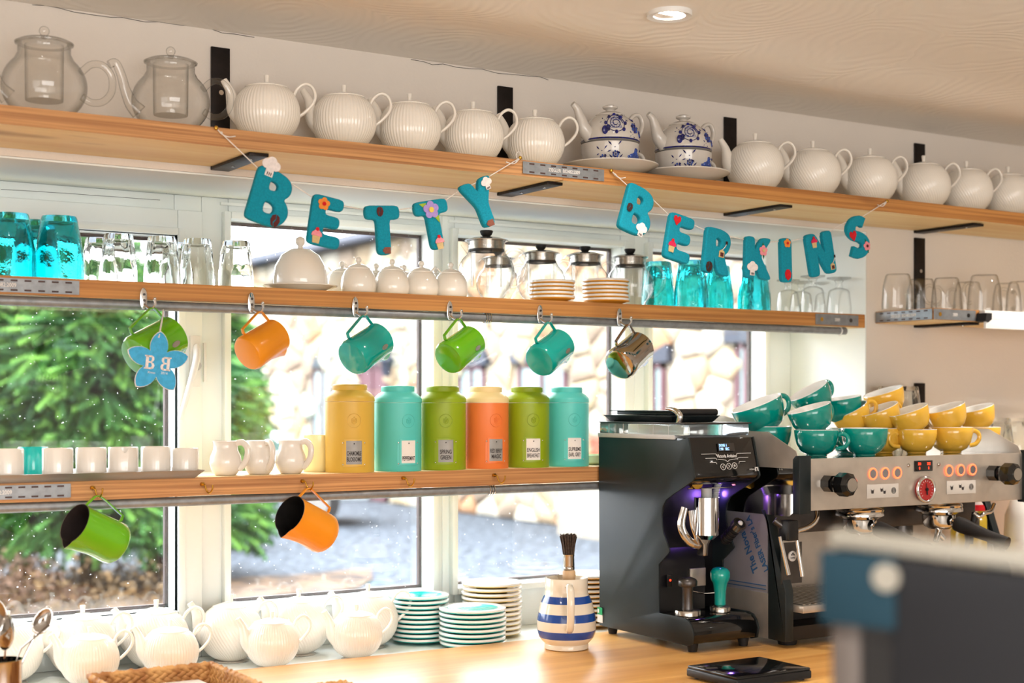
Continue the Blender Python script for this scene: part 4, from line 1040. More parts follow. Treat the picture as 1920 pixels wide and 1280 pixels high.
def bb(mb, ox, mirror):
    s_ = .026; f = -1 if mirror else 1
    def T(pp): return [(ox + f * a * s_ * .86, -.0135 + b * s_) for a, b in pp]
    e = .0011
    for pp in ([(0, 0), (0, 1), (.24, 1), (.24, 0)], [(-.1, .9), (-.1, 1), (.5, 1), (.5, .86)], [(-.1, 0), (-.1, .1), (.55, .14), (.55, 0)], [(.2, .46), (.2, .58), (.55, .58), (.55, .46)],
               [(.46, 1), (.66, .9), (.70, .74), (.64, .6), (.5, .54), (.44, .6), (.5, .72), (.48, .84), (.42, .88)], [(.46, .52), (.68, .44), (.76, .26), (.68, .08), (.5, 0), (.44, .12), (.54, .24), (.5, .38), (.42, .44)]):
        mb.prism(T(pp), -.0045, -.0032, 'felt_white')
bb(m, -.0225, False); bb(m, .0225, True); m.build('letters', st, smooth=0)
m = MB(); add_text(m, 'Xmas', .0065, 'ink_white', frame_y(-.010, -.0034, -.0195), 1, .0003); add_text(m, '2014', .0065, 'ink_white', frame_y(.014, -.0034, -.0185), 1, .0003); m.build('inscription', st, smooth=0)
hp = hook_pts[0]; P0 = Vector(hp) + Vector((.003, -.008, .0)) - c0
m = MB(); m.tube([P0 + Vector((0, 0, -.002)), P0 * .75 + Vector((.0, -.004, .012)), Vector((-.003, -.004, .048))], [.0026, .004, .0042], 'felt_white', 6, flat=.4); m.build('strap', st)

# ================================================================== felt letter garlands
def chaikin(p, n=1):
    for _ in range(n):
        q = []
        for i in range(len(p)):
            a, b = p[i], p[(i + 1) % len(p)]; d = math.hypot(b[0] - a[0], b[1] - a[1]); f = min(.25, .05 / max(d, 1e-6))
            q += [(a[0] + (b[0] - a[0]) * f, a[1] + (b[1] - a[1]) * f), (b[0] + (a[0] - b[0]) * f, b[1] + (a[1] - b[1]) * f)]
        p = q
    return p
def s_outline():
    c_ = [Vector((x, y, 0)) for x, y in catmull_2([(.62, .82), (.5, .90), (.3, .89), (.16, .74), (.25, .58), (.44, .48), (.57, .32), (.49, .14), (.28, .10), (.10, .20)])]
    L, R = [], []
    for i, p in enumerate(c_):
        t = (c_[min(i + 1, len(c_) - 1)] - c_[max(i - 1, 0)]).normalized(); n = Vector((-t.y, t.x, 0)) * .115
        L.append((p.x + n.x, p.y + n.y)); R.append((p.x - n.x, p.y - n.y))
    return L + R[::-1]
def catmull_2(p): return [(v.x, v.y) for v in catmull([(a, b, 0) for a, b in p], 3)]
LET = {
 'E': ([[(0, 0), (0, 1), (.62, 1), (.62, .78), (.26, .78), (.26, .62), (.58, .62), (.58, .40), (.26, .40), (.26, .22), (.64, .22), (.64, 0)]]),
 'B': ([[(0, 0), (0, 1), (.36, 1), (.56, .95), (.66, .82), (.65, .66), (.55, .55), (.66, .46), (.72, .30), (.66, .12), (.52, .02), (.36, 0)], [(.24, .62), (.24, .82), (.36, .82), (.43, .77), (.43, .67), (.36, .62)], [(.24, .19), (.24, .43), (.38, .43), (.47, .37), (.47, .26), (.40, .19)]]),
 'T': ([[(0, 1), (.72, 1), (.72, .74), (.49, .74), (.49, 0), (.23, 0), (.23, .74), (0, .74)]]),
 'Y': ([[(0, 1), (.27, 1), (.38, .72), (.50, 1), (.77, 1), (.51, .46), (.51, 0), (.25, 0), (.25, .46)]]),
 'R': ([[(0, 0), (0, 1), (.38, 1), (.60, .93), (.67, .74), (.61, .54), (.50, .45), (.70, 0), (.42, 0), (.27, .36), (.25, .36), (.25, 0)], [(.25, .60), (.25, .81), (.36, .81), (.42, .76), (.42, .66), (.36, .60)]]),
 'K': ([[(0, 0), (0, 1), (.25, 1), (.25, .64), (.48, 1), (.76, 1), (.44, .54), (.78, 0), (.48, 0), (.25, .40), (.25, 0)]]),
 'I': ([[(0, 0), (0, 1), (.28, 1), (.28, 0)]]),
 'N': ([[(0, 0), (0, 1), (.26, 1), (.52, .44), (.52, 1), (.77, 1), (.77, 0), (.51, 0), (.25, .56), (.25, 0)]]),
 'S': ([s_outline()]),
}
def letter_mesh(ch):
    cu = bpy.data.curves.new('letter', 'CURVE'); cu.dimensions = '2D'; cu.fill_mode = 'BOTH'; cu.extrude = .035; cu.bevel_depth = .038; cu.bevel_resolution = 3; cu.offset = -.02
    for poly in LET[ch]:
        p = poly if ch == 'S' else chaikin(poly, 2)
        s = cu.splines.new('POLY'); s.points.add(len(p) - 1)
        for q, (x, y) in zip(s.points, p): q.co = (x, y, 0, 1)
        s.use_cyclic_u = True
    o = bpy.data.objects.new('letter', cu); C.objects.link(o); bpy.context.view_layer.update()
    me = bpy.data.meshes.new_from_object(o.evaluated_get(bpy.context.evaluated_depsgraph_get())); bpy.data.objects.remove(o)
    return me
LM = {}
def patch_mesh(kind, mb, s):
    """flat felt patches, s = size; they lie on the letter's face, stacked in layers"""
    cnt = [0]
    def disc(cx, cz, r, m_, lv, n=14, sx=1, sz=1):
        cnt[0] += 1; lv = lv + cnt[0] * .06
        mb.prism([(cx + r * sx * math.cos(2 * PI * k / n), cz + r * sz * math.sin(2 * PI * k / n)) for k in range(n)], -.0012 * (lv + 1), -.0012 * lv, m_)
    def poly(p, m_, lv): mb.prism([(a * s, b * s) for a, b in p], -.0012 * (lv + 1), -.0012 * lv, m_)
    k = kind.split(':'); kd = k[0]; col = k[1] if len(k) > 1 else ''
    if kd == 'flower':
        if col == 'lilac': poly([(-1.5, .9), (-.8, .2), (-.5, .9)], 'felt_lime', 0); poly([(.2, -.7), (.9, -1.7), (1.0, -.8)], 'felt_lime', 0)
        if col == 'pink': poly([(-.3, .4), (-.1, 1.7), (.5, .6)], 'felt_green', 0); poly([(-.2, -.4), (.2, -1.7), (.5, -.5)], 'felt_green', 0)
        for i in range(5):
            a = 2 * PI * i / 5 + .3; disc(s * .62 * math.cos(a), s * .62 * math.sin(a), s * .48, 'felt_' + col, 1)
        disc(0, 0, s * .5, 'felt_' + col, 1); disc(0, 0, s * .34, 'felt_' + k[2], 2)
    elif kd == 'cupcake':
        poly([(-.62, .1), (-.48, -1), (.48, -1), (.62, .1)], 'felt_tan', 1); poly([(-.8, .0), (-.7, .45), (-.3, .8), (.3, .8), (.7, .45), (.8, 0)], 'felt_' + col, 2); disc(0, .95 * s, s * .27, 'felt_red', 2)
    elif kd == 'bean':
        poly([(-.1, 1), (-.6, .7), (-.75, 0), (-.5, -.75), (-.05, -1), (-.3, -.3), (.05, .3)], 'felt_' + (col or 'brown'), 1); poly([(.05, 1), (.55, .75), (.75, .1), (.55, -.6), (.1, -1), (-.12, -.4), (.2, .3)], 'felt_' + (col or 'brown'), 1)
    elif kd == 'hat':
        poly([(-.42, -.2), (-.42, -1), (.42, -1), (.42, -.2)], 'felt_white', 1)
        for x, z, r in ((-.5, .2, .5), (0, .5, .55), (.5, .2, .5), (0, 0, .5)): disc(x * s, z * s, r * s, 'felt_white', 1)
        for x in (-.2, 0, .2): poly([(x - .03, -.9), (x - .03, -.6), (x + .03, -.6), (x + .03, -.9)], 'felt_dark_brown', 2)
    elif kd == 'heart':
        poly([(0, -1), (-.8, 0), (-.75, .6), (-.35, .8), (0, .45), (.35, .8), (.75, .6), (.8, 0)], 'felt_red', 1)
    elif kd == 'berry':
        poly([(0, -1), (-.6, -.5), (-.7, .3), (-.3, .9), (.3, .9), (.7, .3), (.6, -.5)], 'felt_red', 1)
    elif kd == 'mug':
        poly([(-.7, .6), (-.7, -.6), (.6, -.6), (.6, .6)], 'felt_clay', 1); poly([(-1, .3), (-1, -.3), (-.7, -.3), (-.7, .3)], 'felt_clay', 1)
    elif kd == 'teabag':
        poly([(-.6, -.8), (-.6, .3), (0, .7), (.6, .3), (.6, -.8)], 'felt_tan', 1); poly([(-.35, -.65), (-.35, .1), (.35, .1), (.35, -.65)], 'felt_brown', 2)
        poly([(0, .6), (.5, 1.2), (.9, 1.9), (.96, 1.86), (.56, 1.1), (.06, .56)], 'string', 2); poly([(.7, 1.7), (.7, 2.3), (1.1, 2.3), (1.1, 1.7)], 'felt_dark_brown', 2)
def garland(name, label, pins, items, ends):
    root = thing('letter_garland', label, 'garland'); Yp = -.258
    string_pts = []
    for ch, px, py, tilt, H, pats in items:
        if ch not in LM: LM[ch] = letter_mesh(ch)
        me0 = LM[ch]; xs = [v.co.x for v in me0.vertices]; cx = (min(xs) + max(xs)) / 2
        mb = MB(); mb.mesh_in(me0, 'felt_teal', Matrix.Rotation(PI / 2, 4, 'X') @ Matrix.Diagonal((H * 1.0, H * .94, H * .95, 1)) @ Matrix.Translation((-cx, -.5, 0)))
        c_ = onY(px, py, Yp)
        lo = mb.build('felt_letter', root, loc=c_, rot=(0, math.radians(tilt), 0), smooth=50)
        lo['label'] = 'felt letter ' + ch + (', first' if items[0][0] == ch and items[0][1] == px else '')
        half = (max(xs) - min(xs)) / 2 * H * .8
        for sd in (-1, 1):
            tz = .40 * H if ch in 'BERTK' else .42 * H
            v = Matrix.Rotation(math.radians(tilt), 3, 'Y') @ Vector((sd * half, 0, tz)); string_pts.append(Vector(c_) + v + Vector((0, .004, 0)))
        for kd, dx, dz, s_ in pats:
            pm = MB(); patch_mesh(kd, pm, s_ * H * 1.15)
            pm.build(kd.split(':')[0].replace('bean', 'coffee_bean').replace('hat', 'chef_hat') + '_patch', lo, loc=(dx * H, -.0068 * H / .1, dz * H), smooth=0)
    P = [Vector(pins[0])] + string_pts + [Vector(pins[1])]
    s = MB(); s.tube(P, .0011, 'string', 6)
    s.build('string', root)
    k = MB()
    for i, p in enumerate(pins):
        d = 1 if i == 0 else -1; p = Vector(p)
        k.tube(catmull([p + Vector((0, 0, .001)), p + Vector((d * .010, -.002, -.010)), p + Vector((d * .022, -.004, -.0145)), p + Vector((d * .036, -.003, -.012))], 5), .0011, 'string', 6)
        k.tube([p + Vector((.006 * math.cos(a) + d * .004, -.001, .008 * math.sin(a) + .004)) for a in [q * PI / 6 for q in range(12)]], .001, 'string', 5, closed=True) if ends[i] else None
        k.ball(p + Vector((d * .010, -.001, -.008)), .0026, 'string', 8, 6)
    k.build('knots', root)
    for p in pins:
        b = MB(); b.cyl(Vector(p) + Vector((0, .022, 0)), Vector(p), .0008, 'brass', 6); b.ball(Vector(p) + Vector((0, -.001, 0)), .0042, 'brass', 12, 8, (1, .7, 1)); b.build('pin', root)
    return root
garland('a', 'left string of teal felt letters, five letters starting with B below the plain teapots', [onY(405, 240, -.2345), onY(975, 296, -.2345)],
        [('B', 507, 372, 17, .107, [('hat', -.18, .50, .15), ('bean', .16, -.36, .10)]), ('E', 610, 416, 9, .098, [('flower:orange:red', -.12, .32, .10), ('cupcake:pink', -.18, -.32, .12)]),
         ('T', 717, 432, -4, .098, [('bean', -.07, .36, .085), ('mug', .05, -.40, .09)]), ('T', 812, 422, -12, .100, [('flower:lilac:yellow', -.03, .30, .14), ('cupcake:pink', .03, -.36, .11)]),
         ('Y', 902, 382, -24, .100, [('hat', .24, .34, .11), ('mug', .02, -.42, .09)])], (0, 1))
garland('b', 'right string of teal felt letters, seven letters ending with S near the window reveal', [onY(1146, 320, -.2345), onY(1663, 377, -.2345)],
        [('B', 1194, 396, 18, .108, [('bean:dark_brown', -.24, -.02, .08), ('hat', .16, -.34, .12)]), ('E', 1272, 447, 12, .106, [('heart', -.17, .34, .10), ('cupcake:hot_pink', -.20, -.22, .11)]),
         ('R', 1343, 472, 7, .106, [('bean:dark_brown', -.22, -.36, .10), ('teabag', .08, -.02, .10)]), ('K', 1419, 484, 2, .098, [('hat', -.20, -.26, .14), ('flower:pink:tan', .12, .18, .10)]),
         ('I', 1472, 488, -2, .105, [('flower:orange:red', 0, .37, .08), ('berry', .0, -.32, .11)]), ('N', 1537, 476, -12, .104, [('cupcake:hot_pink', -.20, .28, .10), ('teabag', .26, -.32, .09)]),
         ('S', 1607, 445, -16, .100, [('heart', -.20, .08, .12), ('flower:pink:brown', .18, -.26, .09)])], (0, 0))

# ================================================================== on the worktop
t = thing('striped_jug', 'cream jug with three broad blue bands holding a brush', 'jug', (1.781, -.146, ZW))
def band(z): return 'jug_blue' if (.026 < z < .0425 or .063 < z < .080 or .102 < z < .117) else 'jug_cream'
prz = [(0, 0), (.045, 0), (.048, .002), (.048, .010), (.047, .012), (.054, .019), (.0595, .0262), (.0625, .034), (.0638, .0426), (.0645, .052), (.0643, .063), (.0630, .072), (.0612, .080), (.0585, .091), (.0560, .102), (.0525, .110), (.0490, .117), (.0470, .122), (.0462, .132), (.0468, .152), (.0455, .1545), (.0432, .152), (.0428, .13), (.058, .09), (.060, .05), (.045, .008), (0, .007)]
def lip(r, z, a):
    if z < .125 or r < .03: return r
    d = abs(((a - PI / 2) + PI) % (2 * PI) - PI); return r + .013 * ((z - .125) / .03) * max(0, 1 - d / .45)
b_ = MB().lathe(prz, 'jug_cream', 72, lip, mf=lambda i: band((prz[i][1] + prz[min(i + 1, len(prz) - 1)][1]) / 2) if i < 20 else 'jug_cream').build('body', t, smooth=50)
h = MB(); h.tube(catmull([(0, -.045, .139), (0, -.060, .143), (0, -.083, .136), (0, -.092, .110), (0, -.088, .075), (0, -.078, .055), (0, -.062, .047)], 6), .0055, 'jug_cream', 12, flat=1.5, up=(0, 0, 1)); h.build('handle', t, smooth=60)
t.rotation_euler = (0, 0, -.50)
br = thing('pastry_brush', 'round brush with dark bristles standing in the striped jug', 'brush', (1.795, -.140, ZW + .009))
m = MB(); m.lathe([(0, 0), (.007, .002), (.008, .06), (.011, .12), (.0145, .148), (.0145, .158), (.010, .163), (0, .163)], 'wood_handle', 20); m.build('handle', br, smooth=60)
m = MB(); m.lathe([(.0105, .160), (.0125, .163), (.0125, .168), (.0118, .169), (.0125, .172), (.0120, .190), (.0132, .196), (0, .196)], 'steel', 24); m.build('ferrule', br, smooth=40)
m = MB()
for k in range(210):
    a = random.uniform(0, 2 * PI); r = random.uniform(0, 1) ** .5; h_ = .236 + random.uniform(-.005, .005)
    p0 = (.0115 * r * math.cos(a), .0115 * r * math.sin(a), .193); p1 = (.0185 * r * math.cos(a + .1), .0185 * r * math.sin(a + .1), h_)
    m.tube([p0, ((p0[0] + p1[0]) * .47, (p0[1] + p1[1]) * .47, .215), p1], .0009, 'bristle', 4)
o = m.build('bristles', br, smooth=0); o['kind'] = 'stuff'
br.rotation_euler = (.02, -.035, 0)

# spoons in a steel cup, bottom left
cx, cy = .775, -.26
cx = xat(4, cy)
cp = thing('spoon_cup', 'polished steel cup of spoons at the bottom left corner', 'cup', (cx, cy, ZW))
m = MB(); m.lathe([(0, 0), (.028, 0), (.030, .003), (.031, .03), (.0325, .034), (.031, .038), (.0318, .105), (.033, .108), (.031, .108), (.029, .03), (0, .004)], 'mirror_steel', 48); m.build('body', cp, smooth=40)
def spoon(p0, p1, label, wid, roll=0.0):
    t = thing('spoon', label, 'spoon', p0); d = Vector(p1) - Vector(p0); L = d.length
    X = Matrix.Translation(p0) @ d.to_track_quat('Z', 'Y').to_matrix().to_4x4() @ Matrix.Rotation(roll, 4, 'Z'); t.matrix_world = X; t['label'] = label; t['group'] = 'spoons in the steel cup'
    m = MB(); bl = wid * 1.65; hd = L - bl
    m.tube([(0, 0, 0), (0, 0, hd * .5), (0, 0, hd)], [.0042, .0028, .0022], 'mirror_steel', 8, flat=.4, up=(1, 0, 0)); m.build('stem', t, smooth=60)
    m = MB(); vs = []; n, k = 16, 5
    for j in range(k + 1):
        for i in range(n):
            a = 2 * PI * i / n; q = j / k; vs.append((wid / 2 * q * math.cos(a) * (1 - .16 * math.sin(a)), -.006 * (1 - q * q), hd + bl / 2 * (1 + q * math.sin(a))))
    fs = [(j * n + i, j * n + (i + 1) % n, (j + 1) * n + (i + 1) % n, (j + 1) * n + i) for j in range(k) for i in range(n)]
    m.add(vs, fs, 'mirror_steel'); o = m.build('bowl', t, smooth=70, recalc=False)
    md = o.modifiers.new('thickness', 'SOLIDIFY'); md.thickness = .0009
    return t
def w(px, py, y): return onY(px, py, y)
spoon((cx - .004, cy - .010, ZW + .01), w(14, 1152, -.29), 'large-bowled spoon leaning left in the steel cup', .036, .3)
spoon((cx - .012, cy + .008, ZW + .01), w(93, 1137, -.25), 'spoon seen edge-on leaning furthest up to the right', .030, 1.25)
spoon((cx - .006, cy + .014, ZW + .008), w(-6, 1122, -.24), 'spoon behind with a dark bowl at the photo edge', .034, -.2)
tt = thing('spoon', 'teaspoon stuck bowl down, slim handle pointing up right', 'spoon', (0, 0, 0), group='spoons in the steel cup')
m = MB(); m.tube([(cx - .012, cy + .002, ZW + .012), Vector(w(40, 1215, -.255)), Vector(w(92, 1172, -.25))], [.003, .0028, .0050], 'mirror_steel', 8, flat=.4); m.build('stem', tt, smooth=60)

# wicker trays
def wicker(name, label, x0, x1, y0, y1, z0, H, m_):
    r = thing(name, label, 'basket', ((x0 + x1) / 2, (y0 + y1) / 2, z0)); w_, d_ = (x1 - x0) / 2, (y1 - y0) / 2
    rows = 4; rh = H / rows
    sides = [((-w_, d_), (w_, d_)), ((w_, d_), (w_, -d_)), ((w_, -d_), (-w_, -d_)), ((-w_, -d_), (-w_, d_))]
    for k in range(rows):
        m = MB(); z = rh * (k + .5)
        for (a, b) in sides:
            A, B = Vector((*a, z)), Vector((*b, z)); L = (B - A).length; n = max(3, int(L / .0165)); T = (B - A).normalized(); N = Vector((T.y, -T.x, 0))
            for i in range(n):
                for sgn in (1, -1):
                    c_ = A + T * (L * (i + (.25 if sgn > 0 else .75)) / n) + Vector((0, 0, sgn * rh * .24)) ; ang = sgn * .55
                    q = Matrix.Translation(c_) @ Matrix(((T.x, N.x, 0), (T.y, N.y, 0), (0, 0, 1))).to_4x4() if 0 else None
                    R = Matrix((T, N, Vector((0, 0, 1)))).transposed().to_4x4()
                    m.X = Matrix.Translation(c_) @ R @ Matrix.Rotation(ang * random.uniform(.8, 1.2), 4, 'Y')
                    m.ball((0, 0, 0), .0125, m_, 8, 6, (1, .34, .42 * rh / .013))
        m.X = Matrix(); o = m.build('braid', r, smooth=70)
    m = MB(); pts = [(-w_ - .002, d_ + .002, H), (w_ + .002, d_ + .002, H), (w_ + .002, -d_ - .002, H), (-w_ - .002, -d_ - .002, H)]
    full = []
    for i in range(4):
        a, b = Vector(pts[i]), Vector(pts[(i + 1) % 4]); n = int((b - a).length / .006)
        full += [a + (b - a) * k / n + Vector((0, 0, .0012 * math.sin(k * 1.7))) for k in range(n)]
    m.tube(full, .0058, m_, 8, closed=True); rim = m.build('rim', r, smooth=60)
    m = MB()
    for i in range(0, len(full), 2):
        p = full[i]; T = (full[(i + 1) % len(full)] - p).normalized(); m.X = Matrix.Translation(p) @ T.to_track_quat('X', 'Z').to_matrix().to_4x4() @ Matrix.Rotation(.5, 4, 'Z')
        m.ball((0, 0, 0), .0068, m_, 8, 5, (.42, 1, 1))
    m.X = Matrix(); m.build('rim_wrapping', rim, smooth=60)
    MB().box(-w_, w_, -d_, d_, .0005, .004, m_).build('base', r)
    return r
wicker('wicker_tray', 'brown plaited wicker tray in the bottom left foreground', .715, .931, -.50, -.25, ZW, .062, 'wicker')
wicker('wicker_tray', 'second wicker tray, only a corner showing at the bottom edge', .945, 1.13, -.60, -.385, ZW, .030, 'wicker')
pw = tag(MB().box(.76, .90, -.46, -.28, ZW + .0045, ZW + .045, 'card').build('paper_packet', bevel=.004), 'pale paper packet lying in the brown wicker tray', 'packet')
# ================================================================== coffee grinder
GX0, GX1 = 1.965, 2.152
g = thing('coffee_grinder', 'tall black coffee grinder with lit display standing on the oak worktop', 'grinder', (GX0, 0, ZW))
def GP(pts): return [(y, z - ZW) for y, z in pts]
side = GP([(-.009, 1.383), (-.013, .938), (-.330, .935), (-.350, .94), (-.354, .962), (-.347, .980), (-.337, .990), (-.322, .994), (-.238, .994), (-.235, .998), (-.235, 1.100), (-.270, 1.128), (-.273, 1.132), (-.262, 1.152), (-.250, 1.172),
           (-.246, 1.19), (-.245, 1.21), (-.249, 1.228), (-.260, 1.243), (-.29, 1.259), (-.328, 1.277), (-.352, 1.289), (-.358, 1.296), (-.337, 1.381), (-.304, 1.374)])
MB().prism(side, 0, .004, 'black_satin', 'x').build('side_panel', g, bevel=.0008, smooth=30)
MB().prism(side, GX1 - GX0 - .004, GX1 - GX0, 'black_satin', 'x').build('side_panel', g, bevel=.0008, smooth=30).data
# carcass between the side panels
W = GX1 - GX0
m = MB()
m.prism(GP([(-.012, 1.380), (-.012, .942), (-.200, .942), (-.200, 1.380)]), .004, W - .004, 'black_plastic', 'x')
m.prism(GP([(-.20, 1.20), (-.205, 1.1), (-.20, .99), (-.15, .99), (-.15, 1.2)]), .03, W - .03, 'black_plastic', 'x')
m.build('carcass', g, bevel=.001)
hd = MB(); hd.prism(GP([(-.20, 1.378), (-.335, 1.380), (-.356, 1.297), (-.350, 1.290), (-.325, 1.279), (-.20, 1.279)]), .0035, W - .0035, 'black_gloss', 'x'); hd = hd.build('head', g, bevel=.002)
MB().prism(GP([(-.20, .942), (-.333, .937), (-.348, .942), (-.352, .962), (-.345, .979), (-.335, .989), (-.320, .9925), (-.20, .9925)]), .0035, W - .0035, 'black_gloss', 'x').build('base', g, bevel=.002)
for fx in (.022, W - .022):
    for fy in (-.035, -.325): MB().lathe([(0, 0), (.0095, 0), (.0125, .017), (.0125, .0215), (0, .0215)], 'black_rubber', 20).build('foot', g, loc=(fx, fy, 0))
# sloping control panel: lettering and touch marks
pa, pb = Vector((0, -.337, 1.381 - ZW)), Vector((0, -.358, 1.296 - ZW)); up = (pa - pb).normalized(); rt = Vector((1, 0, 0)); nn = rt.cross(up)
if nn.y > 0: nn = -nn
ctr = (pa + pb) / 2 + Vector((W / 2, 0, 0)) + nn * .0008
XP = Matrix.Translation(ctr) @ Matrix((rt, up, nn)).transposed().to_4x4()     # local x right, y up, z out of the panel
def pbox(mb, x0, x1, y0, y1, m_, e=.0006): 
    mb.X = XP; mb.box(x0, x1, y0, y1, -.001, e, m_); mb.X = Matrix()
d = MB(); pbox(d, -.016, .030, .012, .030, 'dark_steel', .0006); d.build('display', hd)
d = MB(); add_text(d, 'DOSE 1', .0085, 'blue_led', XP @ Matrix.Translation((-.002, .0245, .001)), .8, .0002); add_text(d, '7.90   SEC', .0085, 'blue_led', XP @ Matrix.Translation((.0, .0165, .001)), .8, .0002); d.build('display_text', hd, smooth=0)
d = MB(); add_text(d, 'Victoria Arduino', .0105, 'ink_white', XP @ Matrix.Translation((.004, .001, .0008)) @ Matrix.Shear('XY', 4, (.25, 0)), .78, .0002, .01)
d.X = XP
d.tube([(-.022, -.0055, .0006), (-.002, -.0075, .0006), (.004, -.0115, .0006), (.010, -.0075, .0006), (.032, -.0055, .0006)], .0006, 'ink_white', 4); d.X = Matrix(); d.build('logo', hd, smooth=0)
for sgn in (-1, 1):
    d = MB(); d.X = XP
    for k, (y, l0, l1) in enumerate(((.0065, .030, .070), (-.003, .031, .060), (-.012, .033, .050))):
        d.tube([(.004 + sgn * l1, y, .0006), (.004 + sgn * l0, y, .0006), (.004 + sgn * (l0 - .002), y - .004, .0006)], .0006, 'ink_white', 4)
    d.X = Matrix(); d.build('chevron_lines', hd, smooth=0)
for k, x in enumerate((-.011, .006, .022)):
    d = MB(); d.X = XP; y = -.0225 + .001 * k
    d.tube([(x + .0066 * math.cos(a), y + .0066 * math.sin(a), .0006) for a in [q * PI / 12 for q in range(24)]], .0006, 'ink_white', 4, closed=True)
    if k == 0: d.tube([(x + .002, y + .003, .0006), (x - .002, y, .0006), (x + .002, y - .003, .0006)], .0006, 'ink_white', 4)
    if k == 1: d.tube([(x - .002, y + .003, .0006), (x + .002, y, .0006), (x - .002, y - .003, .0006)], .0006, 'ink_white', 4)
    if k == 2:
        for a in (0, PI / 3, 2 * PI / 3): d.tube([(x - .0035 * math.cos(a), y - .0035 * math.sin(a), .0006), (x + .0035 * math.cos(a), y + .0035 * math.sin(a), .0006)], .0005, 'ink_white', 4)
    d.X = Matrix(); d.build('touch_button', hd, smooth=0)
d = MB(); add_text(d, 'MYTHOS', .0042, 'ink_white', XP @ Matrix.Translation((.070, -.030, .0008)), .9, .0002)
d.X = XP; d.box(.079, .0815, -.034, -.025, 0, .0008, 'ink_white'); d.box(.0795, .088, -.0272, -.025, 0, .0008, 'ink_white'); d.box(.0855, .088, -.034, -.025, 0, .0008, 'ink_white'); d.X = Matrix(); d.build('emblem', hd, smooth=0)
# hopper: clear acrylic tray with dark lid
hp_ = MB()
hz0, hz1 = 1.3835 - ZW, 1.409 - ZW
hp_.prism([(.001, -.012), (W - .001, -.012), (W - .001, -.320), (.001, -.320)], hz0, hz1, 'acrylic', 'z'); hp_ = hp_.build('hopper', g, bevel=.002)
m = MB(); m.box(-.0015, W + .0015, -.29, -.008, hz0 - .008, hz0 + .002, 'grey_plastic'); m.build('hopper_collar', g, bevel=.001)
m = MB(); m.box(-.001, W + .003, -.325, -.012, hz1, hz1 + .003, 'dark_steel'); lid_ = m.build('hopper_lid', g, bevel=.001)
for k in range(5):
    MB().box(.0005 + 0, .0015, -.05 - k * .055, -.0485 - k * .055, hz0 + .002, hz1 - .001, 'grey_plastic').build('hopper_rib', hp_)
m = MB(); x_, y_ = .004, -.30
m.tube(catmull([(.012, y_ + .01, hz1 + .002), (.012, y_ + .006, hz1 + .018), (.010, y_ + .022, hz1 + .03), (.006, y_ + .045, hz1 + .034)], 6), [.007, .007, .006, .003], 'chrome', 14, flat=.9); m.build('lid_catch', g, smooth=60)
# doser: chrome cylinder, funnel, spout, holder fork, spring knob, tube, lit underside
def gl(px, py, y): v = onY(px, py, y); return Vector((v.x - GX0, y, v.z - ZW))
c1 = gl(1325, 932, -.285); c2 = gl(1325, 1002, -.285)
m = MB(); m.cyl(c2, c1, .0275, 'chrome', 40); m.cyl(c2 - Vector((0, 0, .010)), c2, .016, 'chrome', 30, r2=.0275); m.cyl(c1, c1 + Vector((0, 0, .02)), .012, 'grey_plastic', 20); m.build('dosing_cylinder', g, smooth=40)
m = MB(); m.box(c1.x + .022, c1.x + .034, -.262, -.245, c2.z + .008, c1.z, 'brushed_steel'); m.build('cylinder_guard', g, bevel=.002)
m = MB(); P = [gl(1312 - 27, 952, -.262), gl(1278, 985, -.262), gl(1292, 1012, -.262), gl(1312, 1022, -.262)]
m.tube(catmull(P, 6), .0045, 'chrome', 10, flat=2.6); m.build('portafilter_fork', g, smooth=60)
m = MB(); P = [gl(1296, 956, -.268), gl(1300, 985, -.268), gl(1308, 1008, -.268)]; m.tube(catmull(P, 6), .004, 'chrome', 10, flat=2); m.build('portafilter_fork', g, smooth=60)
m = MB(); a = gl(1315, 1012, -.27); m.prism([(a.x - .016, a.z + .004), (a.x + .018, a.z + .004), (a.x + .008, a.z - .010), (a.x + .006, a.z - .034), (a.x - .006, a.z - .034), (a.x - .005, a.z - .010)], -.285, -.262, 'steel'); m.build('coffee_chute', g, bevel=.0015)
m = MB(); k0, k1 = gl(1357, 1014, -.255), gl(1381, 988, -.295)
m.cyl(k0, k1, .0105, 'black_rubber', 20)
for q in (.15, .35, .55, .75): c_ = k0.lerp(k1, q); dd = (k1 - k0).normalized(); m.cyl(c_ - dd * .0016, c_ + dd * .0016, .0135, 'dark_steel', 20)
m.build('spring_knob', g, smooth=40)
m = MB(); dd = (k1 - k0).normalized(); m.cyl(k1, k1 + dd * .014, .0165, 'steel', 28); m.cyl(k1 + dd * .014, k1 + dd * .0148, .0125, 'black_plastic', 24); m.ball(k1 + dd * .015, .006, 'ink_white', 12, 6); m.build('knob_cap', g, smooth=40)
m = MB(); P = catmull([gl(1352, 900, -.26), gl(1345, 912, -.262), gl(1341, 930, -.265)], 10); 
m.tube(P, .0065, 'grey_plastic', 12)
for q in P[::2]: m.ball(q, .0082, 'grey_plastic', 10, 6, (1, 1, .45))
m.build('corrugated_tube', g, smooth=60)
for px in (1308, 1389):
    m = MB(); a = gl(px, 903, -.28); m.tube([a + Vector((0, .0, 0)), a + Vector((0, .012, 0))], .0165, 'brass', 28); m.build('brass_disc', g, smooth=40)
m = MB(); m.cyl(gl(1290, 916, -.27), gl(1372, 913, -.27), .0016, 'steel', 8); m.build('cross_rod', g)
for px, py, yy in ((1300, 905, -.22), (1385, 955, -.215)):
    a = gl(px, py, yy); m = MB(); m.ball(a, .0028, 'purple_led', 10, 6); m.build('indicator_lamp', g)
l = bpy.data.lights.new('violet_glow', 'POINT'); l.energy = .35; l.color = (.35, .15, 1); l.shadow_soft_size = .01
